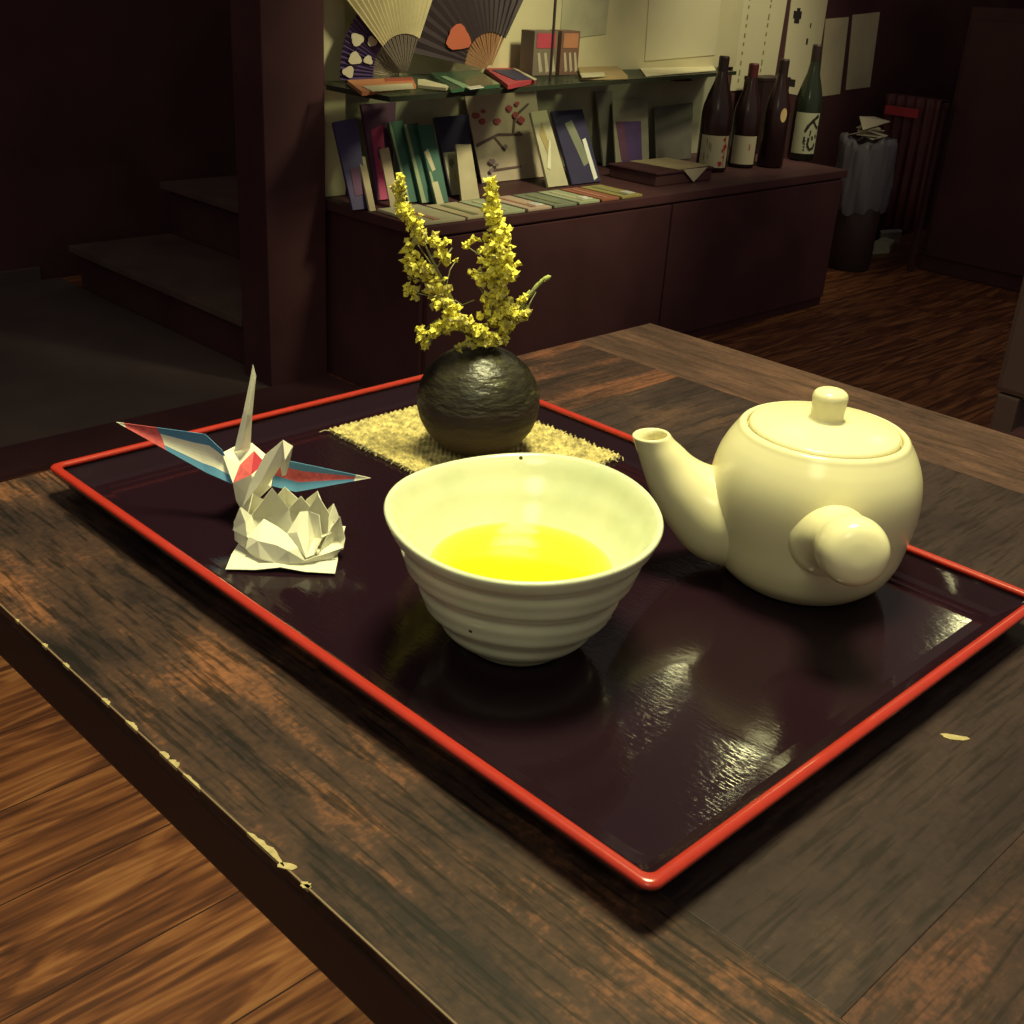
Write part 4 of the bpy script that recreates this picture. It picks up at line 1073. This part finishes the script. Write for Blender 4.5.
# body: puffed diamond with red print on the far panel
bp = [cp(222, 453, .004), cp(236, 446, .010), cp(252, 443, .012), cp(266, 455, .008), cp(274, 470, .0), cp(271, 487, -.006),       # upper edge 0-5
      cp(251, 475, -.010), cp(233, 483, -.008), cp(236, 500, -.006), cp(247, 512, -.004), cp(257, 500, -.010), cp(240, 465, -.001), cp(265, 463, .002), cp(254, 451, .004)]
bp[9] = Vector((bp[9].x, bp[9].y, .0006))
polymesh('body', bp, [(0, 1, 11), (1, 2, 13, 11), (0, 11, 7), (11, 13, 6, 7), (13, 12, 6), (2, 3, 12, 13), (3, 4, 12), (12, 4, 5, 6), (7, 6, 10, 8), (8, 10, 9), (6, 5, 10)],
         [M['pwhite'], M['pred'], M['pdred'], M['pblue']], [0, 0, 0, 1, 2, 0, 0, 0, 0, 0, 0])
bk = [cp(222, 453, .004), cp(252, 443, .012), cp(274, 470, .0), cp(248, 480, .026), cp(247, 508, .008)]
polymesh('body_back', bk, [(0, 1, 3), (1, 2, 3), (0, 3, 4), (3, 2, 4)])
# neck rising towards the right, then the head folded down
polymesh('neck', [cp(243, 506, -.014), cp(250, 508, -.012), cp(262, 494, -.012), cp(282, 464, -.022), cp(292, 446, -.026), cp(283, 440, -.026), cp(265, 455, -.016), cp(250, 484, -.012), cp(262, 480, -.021)],
         [(0, 7, 8), (0, 8, 2, 1), (7, 6, 8), (6, 5, 8), (8, 5, 4, 3), (8, 3, 2)])
polymesh('head', [cp(283, 440, -.026), cp(293, 446, -.027), cp(290, 460, -.027), cp(286, 475, -.026), cp(282, 476, -.026), cp(281, 468, -.024), cp(282, 455, -.024), cp(285, 460, -.031)],
         [(0, 1, 7), (1, 2, 7), (2, 3, 7), (3, 4, 7), (4, 5, 7), (5, 6, 7), (6, 0, 7)])

# ------------------------------------------------------------------ groups of repeats
GR = dict(cloth_pack='folded cloth packs on the lower display', folded_fan='closed fans leaning on the lower display', folding_fan='open fans on the glass shelf', flat_packet='packets lying flat on the cabinet',
          sake_bottle='sake bottles on the cabinet', paper_notice='plain sheets on the wall', flower_sprig='yellow flower sprigs in the vase', envelope='envelope packs on the lower display',
          small_carton='small cartons on the glass shelf', grey_folder='grey folders on the lower display')
for o in bpy.data.objects:
    k = o.name.split('.')[0]
    if o.parent is None and k in GR: o['group'] = GR[k]

# ------------------------------------------------------------------ lights
def area(name, loc, target, size, power, col, spread=None):
    l = bpy.data.lights.new(name, 'AREA'); l.shape = 'DISK'; l.size = size; l.energy = power; l.color = col
    if spread: l.spread = spread
    o = bpy.data.objects.new(name, l); COL.objects.link(o); o.location = loc
    o.rotation_euler = (Vector(target) - Vector(loc)).to_track_quat('-Z', 'Y').to_euler(); return o
def spot(name, loc, target, ang, power, col, r=.05, blend=.6):
    l = bpy.data.lights.new(name, 'SPOT'); l.energy = power; l.color = col; l.spot_size = ang; l.spot_blend = blend; l.shadow_soft_size = r
    o = bpy.data.objects.new(name, l); COL.objects.link(o); o.location = loc
    o.rotation_euler = (Vector(target) - Vector(loc)).to_track_quat('-Z', 'Y').to_euler(); return o
WARM = (1.0, .95, .47)
area('table_lamp', (.50, .38, 2.15), (.42, .36, .7), .42, 12.7, WARM, 1.9)
area('fill_light', (-.9, -.5, 2.3), (.4, .3, .7), .6, 2.6, (.97, 1, .62), 2.2)  # unseen soft fill added behind the camera to lift the near sides
spot('ceiling_spot', (2.69, 1.51, 2.5), (.40, .25, .7), .35, 5.5, WARM, .042)
spot('ceiling_spot', (2.77, 1.88, 2.5), (.40, .25, .7), .35, 1.3, WARM, .028)
spot('ceiling_spot', (3.87, 1.41, 2.5), (.46, .25, .7), .25, 3.5, WARM, .035)
spot('ceiling_spot', (2.06, 4.2, 2.5), (.35, .5, .7), .3, 6, WARM, .04)
spot('floor_spot', (-.2, 1.3, 2.5), (.38, 1.0, 0), .62, 35, WARM, .06, .7)
spot('display_spot', (2.2, .95, 1.95), (2.17, 2.38, .58), .76, 130, (1, .93, .52), .16, .8)
spot('display_spot', (3.2, 1.3, 2.3), (3.40, 2.38, .72), .66, 100, (1, .91, .54), .16, .9)
W = bpy.data.worlds.new('room_glow'); bpy.context.scene.world = W; W.use_nodes = True
bg = W.node_tree.nodes['Background']; bg.inputs[0].default_value = (1, .86, .72, 1); bg.inputs[1].default_value = .165

sc = bpy.context.scene
sc.view_settings.view_transform = 'Standard'; sc.view_settings.look = 'None'; sc.view_settings.gamma = 1; sc.view_settings.exposure = 0
sc.view_settings.use_curve_mapping = False
